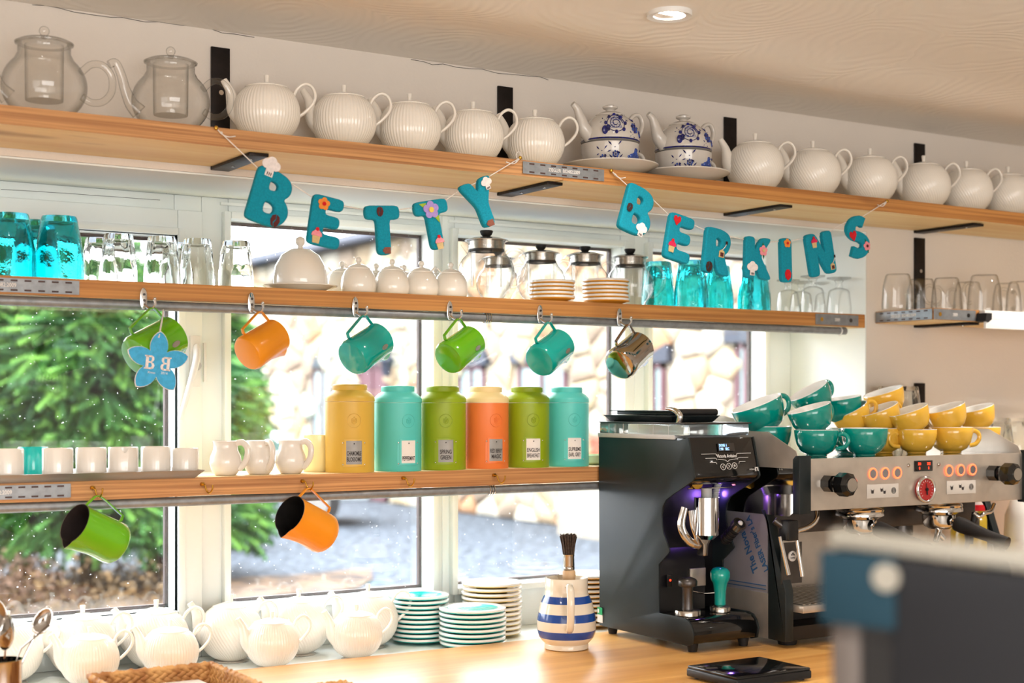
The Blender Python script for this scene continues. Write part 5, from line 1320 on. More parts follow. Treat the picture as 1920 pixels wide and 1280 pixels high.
o = bpy.data.objects.new('violet_glow', l); C.objects.link(o); o.parent = g; o.location = gl(1352, 925, -.235)
m = MB(); a = gl(1255, 1088, -.2365); m.box(a.x - .007, a.x + .007, -.2385, -.235, a.z - .014, a.z + .014, 'black_plastic'); m.build('switch', g, bevel=.001)
# the switch sits on a plate between the panels
m = MB(); m.prism(GP([(-.228, 1.10), (-.200, 1.135), (-.200, .993), (-.228, .993)]), .004, W - .05, 'black_plastic', 'x'); m.build('lower_front', g)
m = MB(); a = gl(1255, 1088, -.236); m.ball((a.x, -.2395, a.z + .001), .0024, 'red_led', 10, 6); m.build('switch_lamp', g)
m = MB(); a = gl(1310, 1075, -.235); m.box(a.x - .022, a.x + .022, -.2335, -.228, a.z - .028, a.z + .012, 'brushed_steel'); m.build('rating_plate', g, bevel=.001)
m = MB(); a = gl(1318, 1112, -.26); m.tube(catmull([a + Vector((-.02, .03, .006)), a, a + Vector((.022, -.012, .0)), a + Vector((.040, -.014, -.004))], 6), [.003, .006, .010, .006], 'chrome', 10, flat=.3); m.build('tamper_fork', g, smooth=60)
m = MB(); m.box(-.0012, 0, -.026, -.006, .025, .060, 'ink_white'); m.box(-.0014, 0, -.026, -.006, .043, .060, 'sticker_green'); m.box(-.0016, 0, -.013, -.0075, .047, .056, 'ink_white'); m.build('green_sticker', g)

# tampers on the grinder's base
t = thing('tamper', 'steel coffee tamper with a grey metal handle on the grinder base', 'tamper', (2.000, -.292, ZW + .0728))
m = MB(); m.lathe([(0, 0), (.0275, 0), (.0285, .001), (.0285, .0105), (.0275, .012), (.016, .014), (0, .014)], 'steel', 44); m.build('base', t, smooth=40)
m = MB(); m.lathe([(0, .0135), (.0125, .0135), (.0118, .020), (.0118, .060), (.013, .063), (.020, .064), (.0212, .066), (.0212, .075), (.019, .079), (.010, .083), (0, .084)], 'dark_steel', 36); m.build('handle', t, smooth=40)
t = thing('tamper', 'coffee tamper with a glossy teal handle on the grinder base', 'tamper', (2.098, -.285, ZW + .0728))
m = MB(); m.lathe([(0, 0), (.0225, 0), (.0235, .001), (.0235, .0105), (.0225, .012), (.012, .016), (0, .017)], 'steel', 44); m.build('base', t, smooth=40)
m = MB(); m.lathe([(0, .015), (.0125, .016), (.0125, .026), (.0130, .045), (.0165, .064), (.0205, .071), (.0222, .078), (.0218, .088), (.017, .0955), (.008, .0985), (0, .099)], 'teal_enamel', 36); m.build('handle', t, smooth=50)

# stacked black trays and lever lying on the grinder lid
t = thing('grinder_tray', 'shallow black tray lying on the grinder lid, its rim flared', 'tray', (1.99, -.14, 1.4122))
def shallow(mb, L, Wd, H, fl, m_, z=0):
    vs = [(-L, -Wd, z), (L, -Wd, z), (L, Wd, z), (-L, Wd, z), (-L - fl, -Wd - fl, z + H), (L + fl, -Wd - fl, z + H), (L + fl, Wd + fl, z + H), (-L - fl, Wd + fl, z + H)]
    fs = [(0, 1, 2, 3)] + [(i, (i + 1) % 4, 4 + (i + 1) % 4, 4 + i) for i in range(4)] + [(4, 5, 6, 7)]
    mb.add(vs, fs, m_)
m = MB(); shallow(m, .058, .115, .013, .010, 'black_satin'); m.build('pan', t, bevel=.001); m = MB(); m.box(-.069, .069, -.126, .126, .013, .0148, 'black_satin'); m.build('rim', t)
t.location.x = 2.045
t = thing('grinder_tray', 'second black tray with a round grip, on top of the flared one', 'tray', (2.06, -.12, 1.4278))
m = MB(); m.box(-.05, .05, -.10, .10, 0, .008, 'black_satin'); m.build('pan', t, bevel=.001)
m = MB(); m.box(-.062, .062, -.115, .115, .008, .0098, 'black_satin'); m.build('rim', t)
m = MB(); m.cyl((-.045, -.122, .006), (.062, -.122, .006), .008, 'black_rubber', 16); m.build('grip', t, smooth=40)

# ================================================================== espresso machine
EX0, EX1, EYF, EYB = 2.178, 2.925, -.450, -.155
EZ0, EZ1 = 1.221, 1.333
e = thing('espresso_machine', 'two-group polished steel espresso machine at the right of the worktop', 'coffee machine', (0, 0, 0))
MB().box(2.215, EX1 - .01, EYF + .004, EYF + .010, EZ0 - .0, EZ1 + .001, 'brushed_steel').build('front_panel', e, bevel=.0015)
m = MB(); m.box(EX0 + .002, EX1 - .02, EYF + .012, EYB, EZ0 + .01, EZ1 - .004, 'mirror_steel'); m.build('upper_body', e, bevel=.001)
m = MB(); m.box(EX0 + .03, EX1 - .03, EYF + .01, EYB - .01, EZ1 - .004, EZ1, 'mirror_steel'); m.build('cup_tray', e)
# upstand rails
rail = [(EYB, EZ1 - .02), (EYF + .02, EZ1 - .02), (EYF + .001, EZ1 + .001), (-.440, EZ1 + .018), (-.352, EZ1 + .058), (EYB, EZ1 + .060)]
MB().prism(rail, EX0, EX0 + .002, 'brushed_steel', 'x').build('side_rail', e)
MB().prism(rail, EX1 - .022, EX1 - .020, 'brushed_steel', 'x').build('side_rail', e)
m = MB(); m.prism([(EYB, EZ0 - .012), (EYF + .03, EZ0 - .012), (EYF + .012, EZ0), (EYF + .012, EZ1 - .021), (EYB, EZ1 - .021)], EX0 - .001, EX0 + .001, 'mirror_steel', 'x'); m.build('side_panel', e)
for x in (EX0, EX1 - .012):
    m = MB(); m.prism([(EYF + .018, EZ0 - .006), (EYF - .004, EZ0 - .006), (EYF - .004, EZ1 + .008), (EYF + .010, EZ1 + .008), (EYF + .018, EZ1)], x - .002, x + .032, 'black_satin', 'x'); m.build('corner_post', e, bevel=.002)
# lower side frame: black angled leg and steel panel under its blue-lettered film
lp = [(-.16, .975), (-.350, .975), (-.350, 1.19), (-.329, 1.218), (-.16, 1.218)]
MB().prism(lp, EX0 + .001, EX0 + .004, 'film_steel', 'x').build('lower_side_panel', e)
MB().prism([(-.16, .935), (-.356, .935), (-.356, 1.035), (-.16, 1.035)], EX0 - .0005, EX0 + .001, 'brushed_steel', 'x').build('kick_panel', e)
m = MB(); m.prism([(-.329, 1.219), (-.345, 1.219), (-.410, 1.045), (-.410, .935), (-.354, .935), (-.354, 1.19)], EX0 - .002, EX0 + .022, 'black_satin', 'x'); m.build('frame_leg', e, bevel=.002)
m = MB(); m.prism([(-.329, 1.219), (-.345, 1.219), (-.410, 1.045), (-.410, .935), (-.354, .935), (-.354, 1.19)], EX1 - .03, EX1 - .008, 'black_satin', 'x'); m.build('frame_leg', e, bevel=.002)
t_ = MB()
XL = Matrix.Translation((EX0 + .0004, -.285, 1.130)) @ Matrix.Rotation(-PI / 2, 4, 'Z') @ Matrix.Rotation(PI / 2, 4, 'X')
add_text(t_, 'The Novacc', .028, 'navy_print', XL @ Matrix.Translation((.0, .0, 0)) @ Matrix.Rotation(math.radians(118), 4, 'Z'), .85, .0003, .02)
add_text(t_, "LASER Fiber's LA", .022, 'navy_print', XL @ Matrix.Translation((.032, .012, 0)) @ Matrix.Rotation(math.radians(118), 4, 'Z'), .85, .0003, .02); t_.build('film_lettering', e, smooth=0)
for yy in (1.042, 1.050): MB().box(EX0 - .0008, EX0 + .001, -.345, -.165, yy, yy + .0018, 'navy_print').build('film_stripe', e)
MB().box(EX0 + .02, EX1 - .02, -.40, EYB, .935, .965, 'black_plastic').build('chassis', e)
for x in (EX0 + .05, EX1 - .05):
    for y in (-.36, -.20): MB().lathe([(0, 0), (.02, 0), (.024, .016), (0, .016)], 'black_rubber', 20).build('foot', e, loc=(x, y, ZW))
MB().box(EX0 + .024, EX1 - .024, -.17, -.16, .966, EZ0 + .01, 'brushed_steel').build('back_splash', e)
MB().box(EX0 + .03, EX1 - .03, -.32, -.17, 1.16, EZ0 + .008, 'dark_steel').build('group_housing', e, bevel=.003)
# drip tray with slats
dt = MB(); dt.box(EX0 + .026, EX1 - .03, -.435, -.175, .998, 1.014, 'brushed_steel'); dt = dt.build('drip_tray', e, bevel=.002)
m = MB()
for k in range(40): x = EX0 + .035 + k * .0172; m.box(x, x + .007, -.425, -.185, 1.0142, 1.0165, 'steel')
o = m.build('tray_slats', dt); o['kind'] = 'stuff'
m = MB(); m.box(EX0 + .04, EX1 - .04, -.33, -.18, .966, .997, 'black_plastic'); m.build('tray_base', e)
# paddle knobs for steam
def ring(mb, c_, r, rr, m_, n=28): mb.tube([(c_[0] + r * math.cos(a), c_[1], c_[2] + r * math.sin(a)) for a in [2 * PI * q / n for q in range(n)]], rr, m_, 8, closed=True)
def knob(px, py, cap):
    v = onY(px, py, EYF - .05); k = MB(); x, z = v.x, v.z
    k.cyl((x, EYF + .004, z), (x, EYF - .020, z), .019, 'black_gloss', 8); k.cyl((x, EYF - .018, z), (x, EYF - .034, z), .013, 'black_plastic', 16)
    k.cyl((x, EYF - .032, z), (x, EYF - .040, z), .021, 'black_gloss', 9, r2=.026); k.cyl((x, EYF - .040, z), (x, EYF - .064, z), .026, 'black_gloss', 9, r2=.026); k.cyl((x, EYF - .064, z), (x, EYF - .072, z), .026, 'black_gloss', 9, r2=.018)
    k = k.build('steam_knob', e, smooth=25)
    c_ = MB(); c_.cyl((x, EYF - .0715, z), (x, EYF - .0740, z), .0145, 'steel', 24); c_.build('knob_cap', k)
knob(1583, 908, 1); knob(1893, 888, 1)
yb = EYF + .0038
def at(px, py): return onY(px, py, yb)
for k, px in enumerate((1636, 1659, 1682, 1779, 1801, 1823)):
    c_ = at(px, (888, 887, 886, 882, 881, 880)[k]); b = MB(); b.cyl((c_.x, yb, c_.z), (c_.x, yb - .002, c_.z), .0105, 'button_grey', 28); b = b.build('brew_button', e, smooth=30)
    r = MB(); ring(r, (c_.x, yb - .0012, c_.z), .0118, .0019, 'orange_led'); r.build('light_ring', b, smooth=60)
for px, py in ((1655, 920), (1802, 913)):
    c_ = at(px, py); r = MB(); r.box(c_.x - .050, c_.x + .050, yb - .0008, yb, c_.z - .0155, c_.z + .0155, 'porcelain_grey'); r = r.build('legend_plate', e, bevel=.0004)
    i = MB(); y_ = yb - .0012
    def cup(cx, cz, s): i.prism([(cx - s, cz + s), (cx - s * .65, cz - s), (cx + s * .65, cz - s), (cx + s, cz + s), (cx + s * .8, cz + s), (cx + s * .75, cz + s * .5), (cx - s * .75, cz + s * .5), (cx - s * .8, cz + s)], y_, yb, 'print_black')
    cup(c_.x - .033, c_.z, .005); cup(c_.x - .004, c_.z + .003, .0045); cup(c_.x + .005, c_.z - .002, .0045)
    for rr in (.0022, .0045, .0068): ring(i, (c_.x + .034, y_, c_.z), rr, .0005, 'print_black', 18)
    i.build('cup_icons', r, smooth=0)
c_ = at(1731, 873); d = MB(); d.box(c_.x - .030, c_.x + .030, yb - .002, yb + .001, c_.z - .0125, c_.z + .0125, 'black_gloss'); d = d.build('display', e, bevel=.0012)
tx = MB(); 
for dx in (-.014, .016):
    add_text(tx, '201' if dx < 0 else '202', .0085, 'red_led', frame_y(c_.x + dx, yb - .0022, c_.z + .0045), .8, .0002, .02); add_text(tx, '0' if dx < 0 else '0', .0085, 'red_led', frame_y(c_.x + dx, yb - .0022, c_.z - .0055), .8, .0002, .02)
tx.build('display_digits', d, smooth=0)
for px in (1703, 1760):
    c_ = at(px, 872 if px < 1730 else 870); s = MB(); s.ball((c_.x, yb - .001, c_.z), .0045, 'steel', 14, 8, (1, .6, 1)); s.build('panel_screw', e, smooth=60)
c_ = at(1731, 917); gz = MB(); R_ = .0285
gz.cyl((c_.x, yb, c_.z), (c_.x, yb - .010, c_.z), R_ - .002, 'gauge_red', 40); gz = gz.build('pressure_gauge', e, smooth=30)
r = MB(); ring(r, (c_.x, yb - .009, c_.z), R_ - .001, .0035, 'chrome', 40); r.build('bezel', gz, smooth=60)
r = MB()
for k in range(14):
    a = -PI * .75 + k / 13 * PI * 1.5; a = PI / 2 - a; r.tube([(c_.x + .018 * math.cos(a), yb - .0104, c_.z + .018 * math.sin(a)), (c_.x + .0215 * math.cos(a), yb - .0104, c_.z + .0215 * math.sin(a))], .0005, 'ink_white', 4)
r.tube([(c_.x - .002, yb - .0115, c_.z + .015), (c_.x + .001, yb - .0115, c_.z - .012)], [.0006, .0018], 'black_plastic', 6); r.cyl((c_.x, yb - .010, c_.z), (c_.x, yb - .013, c_.z), .004, 'black_plastic', 16); r.build('needle_and_scale', gz, smooth=0)
# brew groups with portafilters
for k, px in enumerate((1612, 1760)):
    v = onY(px, 965, -.385); x = v.x; z = EZ0 + .002; y = -.385
    gq = MB(); gq.X = Matrix.Translation((x, y, 0)); gq.lathe([(0, z + .002), (.040, z + .002), (.054, z - .006), (.056, z - .010), (.054, z - .014), (.056, z - .018), (.056, z - .024), (.048, z - .027), (.042, z - .031), (.036, z - .033), (0, z - .033)], 'chrome', 44); gq.X = Matrix()
    gq = gq.build('brew_group', e, smooth=35)
    pf = MB(); pf.X = Matrix.Translation((x, y, 0)); pf.lathe([(0, z - .066), (.026, z - .066), (.034, z - .060), (.038, z - .052), (.039, z - .033), (0, z - .033)], 'chrome', 36); pf.X = Matrix()
    pf.tube([(x, y, z - .060), (x, y, z - .078), (x + .012, y - .006, z - .092)], [.009, .008, .007], 'chrome', 12); pf.tube([(x, y, z - .074), (x - .014, y - .004, z - .096)], [.008, .007], 'chrome', 12)
    pf.build('portafilter', gq, smooth=40)
    h = MB(); h.tube([(x + .004, y - .030, z - .046), (x + .007, y - .050, z - .052)], [.009, .010], 'chrome', 14)
    h.tube([(x + .007, y - .048, z - .051), (x + .009, y - .062, z - .055), (x + .022, y - .125, z - .075), (x + .032, y - .172, z - .090)], [.0175, .0185, .0135, .0155], 'black_rubber', 18); h.build('portafilter_handle', gq, smooth=50)
    # rear group throat behind
    v = onY((1690, 1815)[k], 975, -.25); r = MB(); r.cyl((v.x, -.25, 1.165), (v.x, -.25, 1.13), .028, 'dark_steel', 30); r.tube([(v.x, -.25, 1.13), (v.x - .004, -.255, 1.105), (v.x - .018, -.26, 1.085)], [.012, .008, .006], 'dark_steel', 12); r.build('mixing_valve', e, smooth=40)
# steam wands
def wand(pts, r_, m_='chrome'): q = MB(); q.tube(catmull(pts, 6), r_, m_, 12); return q.build('steam_wand', e, smooth=60)
a = onY(1478, 992, -.42); 
m = MB(); m.box(a.x - .014, a.x + .016, -.436, -.404, a.z - .024, a.z + .020, 'black_plastic'); m.build('wand_joint', e, bevel=.003)
for p0, p1 in (((1462, 1005), (1478, 1077)), ((1494, 1012), (1504, 1080))):
    q = MB(); q.tube([onY(*p0, -.42), onY(*p1, -.425)], [.0045, .0056], 'chrome', 12); q.build('steam_tube', e, smooth=60)
wand([onY(1494, 995, -.42), onY(1515, 988, -.42), onY(1530, 975, -.42), onY(1532, 955, -.41)], .0055)
wand([onY(1452, 975, -.40), onY(1466, 985, -.41), onY(1474, 990, -.415)], .008, 'dark_steel')
q = MB(); a = onY(1484, 1042, -.40); q.tube([(a.x, -.404, a.z), (a.x, -.401, a.z)], .0115, 'ink_white', 28); q = q.build('round_badge', e)
for dx, dz in ((-.003, .003), (.003, .003), (0, .006)): MB().ball((a.x + dx, -.4045, a.z + dz), .0018, 'print_black', 8, 5).build('badge_dot', q)
bt = MB(); add_text(bt, 'COFFEE', .005, 'print_black', frame_y(a.x, -.4045, a.z - .004), .8, .0002, .01); bt.build('badge_text', q, smooth=0)
MB().box(a.x - .03, a.x + .03, -.401, -.398, a.z - .06, a.z + .03, 'dark_steel').build('badge_plate', e)
wand([onY(1826, 962, -.43), onY(1836, 968, -.44), onY(1846, 962, -.44), onY(1858, 958, -.43), onY(1864, 945, -.42)], .0050)
q = MB(); q.tube([onY(1830, 962, -.43), onY(1823, 985, -.43), onY(1820, 1020, -.43)], [.010, .006, .0055], 'black_rubber', 12); q.build('wand_sleeve', e, smooth=50)

# ------------------------------------------------------------------ cups on the warming tray
def cup(m_):
    t = thing('coffee_cup', '', 'cup'); R = .0505; H = .061
    o = [(0, .0), (.0225, 0), (.024, .002), (.0235, .004), (.037, .012), (.0452, .027), (.0492, .045), (R, H - .001)]; i = [(R - .001, H), (R - .003, H - .001), (.0465, .044), (.042, .027), (.033, .012), (.018, .0065), (0, .006)]
    n = len(o)
    MB().lathe(o + i, m_, 52, mf=lambda k: m_ if k < n - 1 else 'cup_white').build('bowl', t, smooth=50)
    MB().tube(catmull([(.0505, 0, .048), (.059, 0, .052), (.070, 0, .046), (.0725, 0, .034), (.063, 0, .021), (.0455, 0, .0175)], 6), .0042, m_, 12, flat=1.25).build('handle', t, smooth=60)
    return t
ct = Once(lambda: cup('cup_teal')); cy_ = Once(lambda: cup('cup_yellow')); cw = Once(lambda: cup('cup_white'))
Z1 = EZ1 + .0003; Z2 = Z1 + .0530; Z3 = Z2 + .046
def put(f, px, y, z, rz, tilt, label, group, sc=1.0):
    # tilt leans the cup so its mouth turns to the left and to the camera
    M_ = Matrix.Rotation(math.radians(tilt), 3, Vector((-.45, -.85, 0)).cross(Vector((0, 0, 1))).normalized() * -1) if False else Matrix.Rotation(math.radians(-tilt), 3, Vector((.35, 1, 0)).normalized()) @ Matrix.Rotation(math.radians(rz), 3, 'Z')
    f((xat(px, y), y, z), label, rot=M_.to_euler(), group=group, scale=sc)
T_, Y_ = 'teal cups on the machine', 'yellow cups on the machine'
put(ct, 1440, -.21, Z1, 15, 0, 'teal cup standing lowest left, rim just above the grinder', T_, 1.1)
put(ct, 1531, -.335, Z1, -60, 0, 'teal cup standing at the front left under a tilted teal cup', T_)
put(ct, 1621, -.385, Z1, 100, 0, 'single teal cup standing at the front with nothing stacked on it', T_, 1.06)
put(ct, 1588, -.22, Z1, 20, 0, 'teal cup standing behind, between the two front teal ones', T_)
put(cy_, 1655, -.27, Z1, 30, 0, 'yellow cup standing behind the single teal cup', Y_)
put(cy_, 1718, -.335, Z1, 160, 0, 'yellow cup standing in front, second from the teal cups', Y_, .96)
put(cy_, 1783, -.350, Z1, -20, 0, 'yellow cup standing in front with its handle to the right', Y_, 1.04)
put(cy_, 1838, -.28, Z1, 40, 0, 'yellow cup standing at the right end of the lower row', Y_)
put(ct, 1438, -.21, Z2, -5, 22, 'teal cup tilted on top of the leftmost standing one', T_, 1.22)
put(ct, 1530, -.335, Z2, 5, 17, 'teal cup tilted on the front left pair', T_, 1.0)
put(ct, 1537, -.22, Z3, 0, 30, 'topmost teal cup, tilted furthest', T_, 1.0)
put(ct, 1583, -.20, Z2 + .02, 20, 10, 'teal cup at the back behind the topmost one, only its handle clear', T_, 1.0)
put(cy_, 1610, -.215, Z2 + .002, -20, 28, 'yellow cup tilted wide open between the teal and yellow piles', Y_, .95)
put(cy_, 1668, -.21, Z3 - .006, 10, 18, 'topmost yellow cup, tilted in front of the pair of tumblers', Y_, 1.0)
put(cy_, 1662, -.27, Z2, 0, 22, 'yellow cup tilted on the one behind the single teal cup', Y_, .98)
put(cy_, 1735, -.21, Z2 - .004, 200, 6, 'yellow cup in the back row below the iron bracket', Y_)
put(cy_, 1716, -.335, Z2 - .002, 20, 20, 'yellow cup tilted on the second front one', Y_, .96)
put(cy_, 1783, -.350, Z2, 5, 18, 'yellow cup tilted on the front one with the right-hand handle', Y_, 1.0)
put(cy_, 1838, -.28, Z2, 5, 16, 'yellow cup tilted at the right end of the pile', Y_, .95)
W_ = 'white cups on the lower shelf behind the grinder'
put(cw, 1284, .075, LS, 30, 0, 'white cup standing lowest behind the grinder, left one', W_, .95)
put(cw, 1346, .075, LS, 60, 0, 'white cup standing lowest behind the grinder, middle one', W_, .95)
put(cw, 1408, .075, LS, 90, 0, 'white cup standing lowest behind the grinder, right one', W_, .95)
put(cw, 1284, .075, LS + .050, 10, 14, 'white cup with its loop handle showing above the grinder lid', W_, .92)
put(cw, 1350, .080, LS + .050, 185, -16, 'white cup tipped so its pale side faces out, behind the grinder lid', W_, 1.0)
put(cw, 1408, .085, LS + .052, 200, 24, 'white cup tipped behind the large tilted teal cup', W_, .98)

# jars at the far right of the machine
t = thing('oil_jar', 'glass jar of yellow oil with a red seal at the right edge', 'jar', (onY(1888, 980, -.13).x + .02, -.30, ZW))
t.location = (3.03, -.20, ZW)
m = MB(); m.lathe([(0, 0), (.055, 0), (.058, .004), (.058, .20), (.046, .235), (.030, .245), (.030, .262), (0, .262)], 'oil_yellow', 40); m.build('body', t, smooth=40)
m = MB(); m.lathe([(.0305, .255), (.034, .256), (.034, .270), (.0305, .271)], 'felt_red', 32, close=True); m.build('seal', t); m = MB(); m.lathe([(0, .266), (.029, .266), (.029, .285), (0, .285)], 'card', 28); m.build('stopper', t)
t = thing('white_canister', 'white rounded canister beside the oil jar at the right edge', 'canister', (3.16, -.26, ZW))
m = MB(); m.lathe([(0, 0), (.05, 0), (.056, .02), (.058, .12), (.052, .24), (.035, .29), (0, .30)], 'cup_white', 36); m.build('body', t, smooth=60); m = MB(); m.lathe([(0, .298), (.01, .298), (.013, .312), (0, .318)], 'cup_white', 20); m.build('knob', t, smooth=60)

# flat black scale on the worktop
t = thing('coffee_scale', 'flat glossy black scale lying on the worktop in front of the grinder', 'scale', (0, 0, 0))
p4 = [(1.785, -.552), (1.975, -.552), (1.975, -.700), (1.785, -.700)]
m = MB(); m.prism(p4, ZW + .004, ZW + .020, 'black_plastic', 'z'); m.build('body', t, bevel=.003)
m = MB(); m.prism([(x + (1 if x < 1.9 else -1) * .002, y + (1 if y < -.6 else -1) * .002) for x, y in p4], ZW + .020, ZW + .025, 'black_gloss', 'z'); m.build('platform', t, bevel=.0015)
for x in (1.80, 1.96):
    for y in (-.57, -.685): MB().cyl((x, y, ZW), (x, y, ZW + .004), .007, 'black_rubber', 12).build('foot', t)

# out-of-focus till screen in the right foreground
def near(px, py, D):          # a point at distance D from the camera along its axis
    return Vector((D * (FX + FY * xo(px)), CAM[1] + D * (FY - FX * xo(px)), 1.455 + (755 - py) / F_PX * D))
t = thing('till_screen', 'dark blurred back of a till screen in the right foreground', 'monitor', (0, 0, 0))
a, b = near(1545, 1032, 1.02), near(2060, 1092, .92); dirv = (b - a); dirv.z = 0; L = dirv.length; dirv.normalize(); nrm = Vector((dirv.y, -dirv.x, 0))
if nrm.y > 0: nrm = -nrm
XT = Matrix.Translation(a) @ Matrix((dirv, -nrm, Vector((0, 0, 1)))).transposed().to_4x4()   # x along the screen, y away from the camera, z up
m = MB(); m.X = XT; m.prism([(0, 0), (L, -.012), (L, -.34), (.047, -.34), (.047, -.052), (.0, -.050)], 0, .028, 'terminal_back'); m.build('back_cover', t, bevel=.004)
m = MB(); m.X = XT; m.prism([(-.002, .0005), (.052, -.001), (.052, -.0515), (-.002, -.0505)], -.003, -.0002, 'terminal_teal'); m.build('teal_corner', t, bevel=.001)
m = MB(); m.X = XT; m.prism([(0, .0015), (L, -.0095), (L, .004), (0, .014)], .010, .026, 'terminal_rim'); m.build('screen_rim', t, bevel=.002)
m = MB(); m.X = XT; m.cyl((.046, -.002, -.0155), (.046, -.0055, -.0155), .0095, 'terminal_rim', 24); m.build('round_emblem', t)
m = MB(); m.X = XT; m.box(.003, .025, .004, .026, -.50, -.0505, 'stand_grey'); m.build('stand_post', t, bevel=.003)
m = MB(); m.X = XT; m.box(.0255, .0465, .006, .024, -.50, -.0505, 'black_plastic'); m.box(.0, .20, -.03, .09, -.536, -.50, 'black_plastic'); m.build('stand_base', t)
zb = (XT @ Vector((0, 0, -.536))).z
tb = thing('till_counter', 'serving counter holding the till screen, below the picture', 'counter', (0, 0, 0))
cc = XT @ Vector((.25, .03, 0))
MB().box(cc.x - .4, cc.x + .6, cc.y - .25, cc.y + .16, zb - .03, zb, 'worktop_oak').build('top', tb, bevel=.003)
MB().box(cc.x - .38, cc.x + .58, cc.y - .22, cc.y + .13, 0, zb - .0305, 'white_plastic').build('carcass', tb)
# ================================================================== outside: yard, stone barn, hedge, car
GZ = -.10
mat('gravel', (84, 92, 102), .9, c2=(22, 30, 40), noise=(11, 1), bump=(30, 1))
mat('leaf_litter', (104, 84, 66), .95, c2=(56, 48, 44), noise=(7, 1), bump=(20, 1))
for i, c_ in enumerate(((176, 164, 142), (170, 148, 120), (164, 126, 94), (182, 174, 158), (150, 132, 114), (176, 158, 128))): mat('stone_%d' % i, c_, .9, noise=(3, .8), bump=(8, .6))
mat('mortar', (158, 148, 132), .95, noise=(6, .85), bump=(20, .5))
mat('slate', (46, 54, 70), .6, noise=(3, .8), bump=(10, .5)); mat('slate_line', (50, 56, 70), .6, noise=(3, .8))
mat('plum_timber', (92, 56, 64), .6, noise=(8, .85)); mat('far_glass', (120, 140, 140), .08, .2, noise=(2, .8)); mat('pale_door', (150, 170, 172), .5, noise=(4, .9))
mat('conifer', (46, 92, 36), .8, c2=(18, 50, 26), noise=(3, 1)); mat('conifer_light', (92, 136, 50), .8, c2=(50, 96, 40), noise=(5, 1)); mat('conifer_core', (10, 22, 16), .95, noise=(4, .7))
mat('bark', (84, 64, 50), .9, noise=(12, .7), bump=(30, .8)); mat('car_paint', (214, 222, 222), .15, coat=.8, noise=(2, .98)); mat('car_glass', (70, 100, 96), .05, .3, coat=.5, noise=(3, .9))
mat('bracken', (92, 70, 40), .9, c2=(44, 36, 24), noise=(6, 1)); mat('terracotta', (150, 84, 62), .8, noise=(6, .85))
mb = MB(); n = 60; vs = []
for j in range(n + 1):
    for i in range(n + 1):
        x = -18 + 48 * i / n; y = .43 + 40 * (j / n) ** 1.5; vs.append((x, y, GZ + .003 * math.sin(x * 1.3) * math.sin(y * .9)))
mb.add(vs, [(j * (n + 1) + i, j * (n + 1) + i + 1, (j + 1) * (n + 1) + i + 1, (j + 1) * (n + 1) + i) for j in range(n) for i in range(n)], 'gravel')
tag(mb.build('gravel_yard', recalc=False), 'grey gravel yard outside the window', 'ground', kind='stuff')

BX = 10.3; y0, y1 = 7.0, 31.0; EZ = 4.0
barn = thing('stone_barn', 'long honey-coloured stone barn with a slate roof across the yard', 'building', (BX, y0, GZ))
def loc(x, y, z): return (x - BX, y - y0, z - GZ)
m = MB(); m.box(0.02, 5, 0, y1 - y0, 0, EZ - GZ, 'mortar'); m.build('wall_core', barn)
openings = [(19.2, 20.0, .75, 2.05, 'w'), (17.2, 18.3, GZ + .02, 2.05, 'd'), (14.3, 15.02, 1.05, 1.98, 'w'), (12.3, 13.44, 1.1, 1.98, 'w'), (10.31, 10.75, 1.15, 1.92, 'w'), (8.74, 9.1, 1.0, 2.1, 'w'), (23.0, 24.0, .8, 2.0, 'w')]
pts = []
rng = random.Random(3); yy = y0
row = 0; z = GZ + .1
while z < EZ:
    y = y0 - .2 + rng.uniform(0, .3)
    while y < y1:
        w_ = rng.uniform(.30, .66) * (1 if y < 19 else 1.5); pts.append((y + rng.uniform(-.06, .06), z + rng.uniform(-.09, .09))); y += w_
    z += .27 if True else 0
def clip(poly, a, b):   # keep side nearer a
    mx, my = (a[0] + b[0]) / 2, (a[1] + b[1]) / 2; nx, ny = b[0] - a[0], b[1] - a[1]; out = []
    for i in range(len(poly)):
        p, q = poly[i], poly[(i + 1) % len(poly)]; dp = (p[0] - mx) * nx + (p[1] - my) * ny; dq = (q[0] - mx) * nx + (q[1] - my) * ny
        if dp <= 0: out.append(p)
        if (dp < 0 < dq) or (dq < 0 < dp): t = dp / (dp - dq); out.append((p[0] + (q[0] - p[0]) * t, p[1] + (q[1] - p[1]) * t))
    return out
cells = []
for i, a in enumerate(pts):
    poly = [(a[0] - .8, a[1] - .5), (a[0] + .8, a[1] - .5), (a[0] + .8, a[1] + .5), (a[0] - .8, a[1] + .5)]
    for j, b in enumerate(pts):
        if i != j and abs(a[0] - b[0]) < 1.5 and abs(a[1] - b[1]) < .8:
            poly = clip(poly, a, b)
            if len(poly) < 3: break
    if len(poly) < 3: continue
    poly = [(min(max(p[0], y0), y1), min(max(p[1], GZ), EZ - .02)) for p in poly]
    cx = sum(p[0] for p in poly) / len(poly); cz = sum(p[1] for p in poly) / len(poly)
    if any(o[0] - .08 < cx < o[1] + .08 and o[2] - .05 < cz < o[3] + .05 for o in openings): continue
    cells.append((cx, cz, poly))
def visible(cx, cz):
    dx, dy = BX - CAM[0], cx - CAM[1]; dep = dx * FX + dy * FY; s_ = (dx * FY - dy * FX) / dep * F_PX + 960; v = 755 - (cz - 1.455) / dep * F_PX
    return 380 < s_ < 1440 and 440 < v < 1010 and not (905 < v and s_ > 1125), dep
vis = sorted([c_ for c_ in cells if visible(c_[0], c_[1])[0]], key=lambda c_: visible(c_[0], c_[1])[1])
chosen = set(id(c_) for c_ in vis[:300])
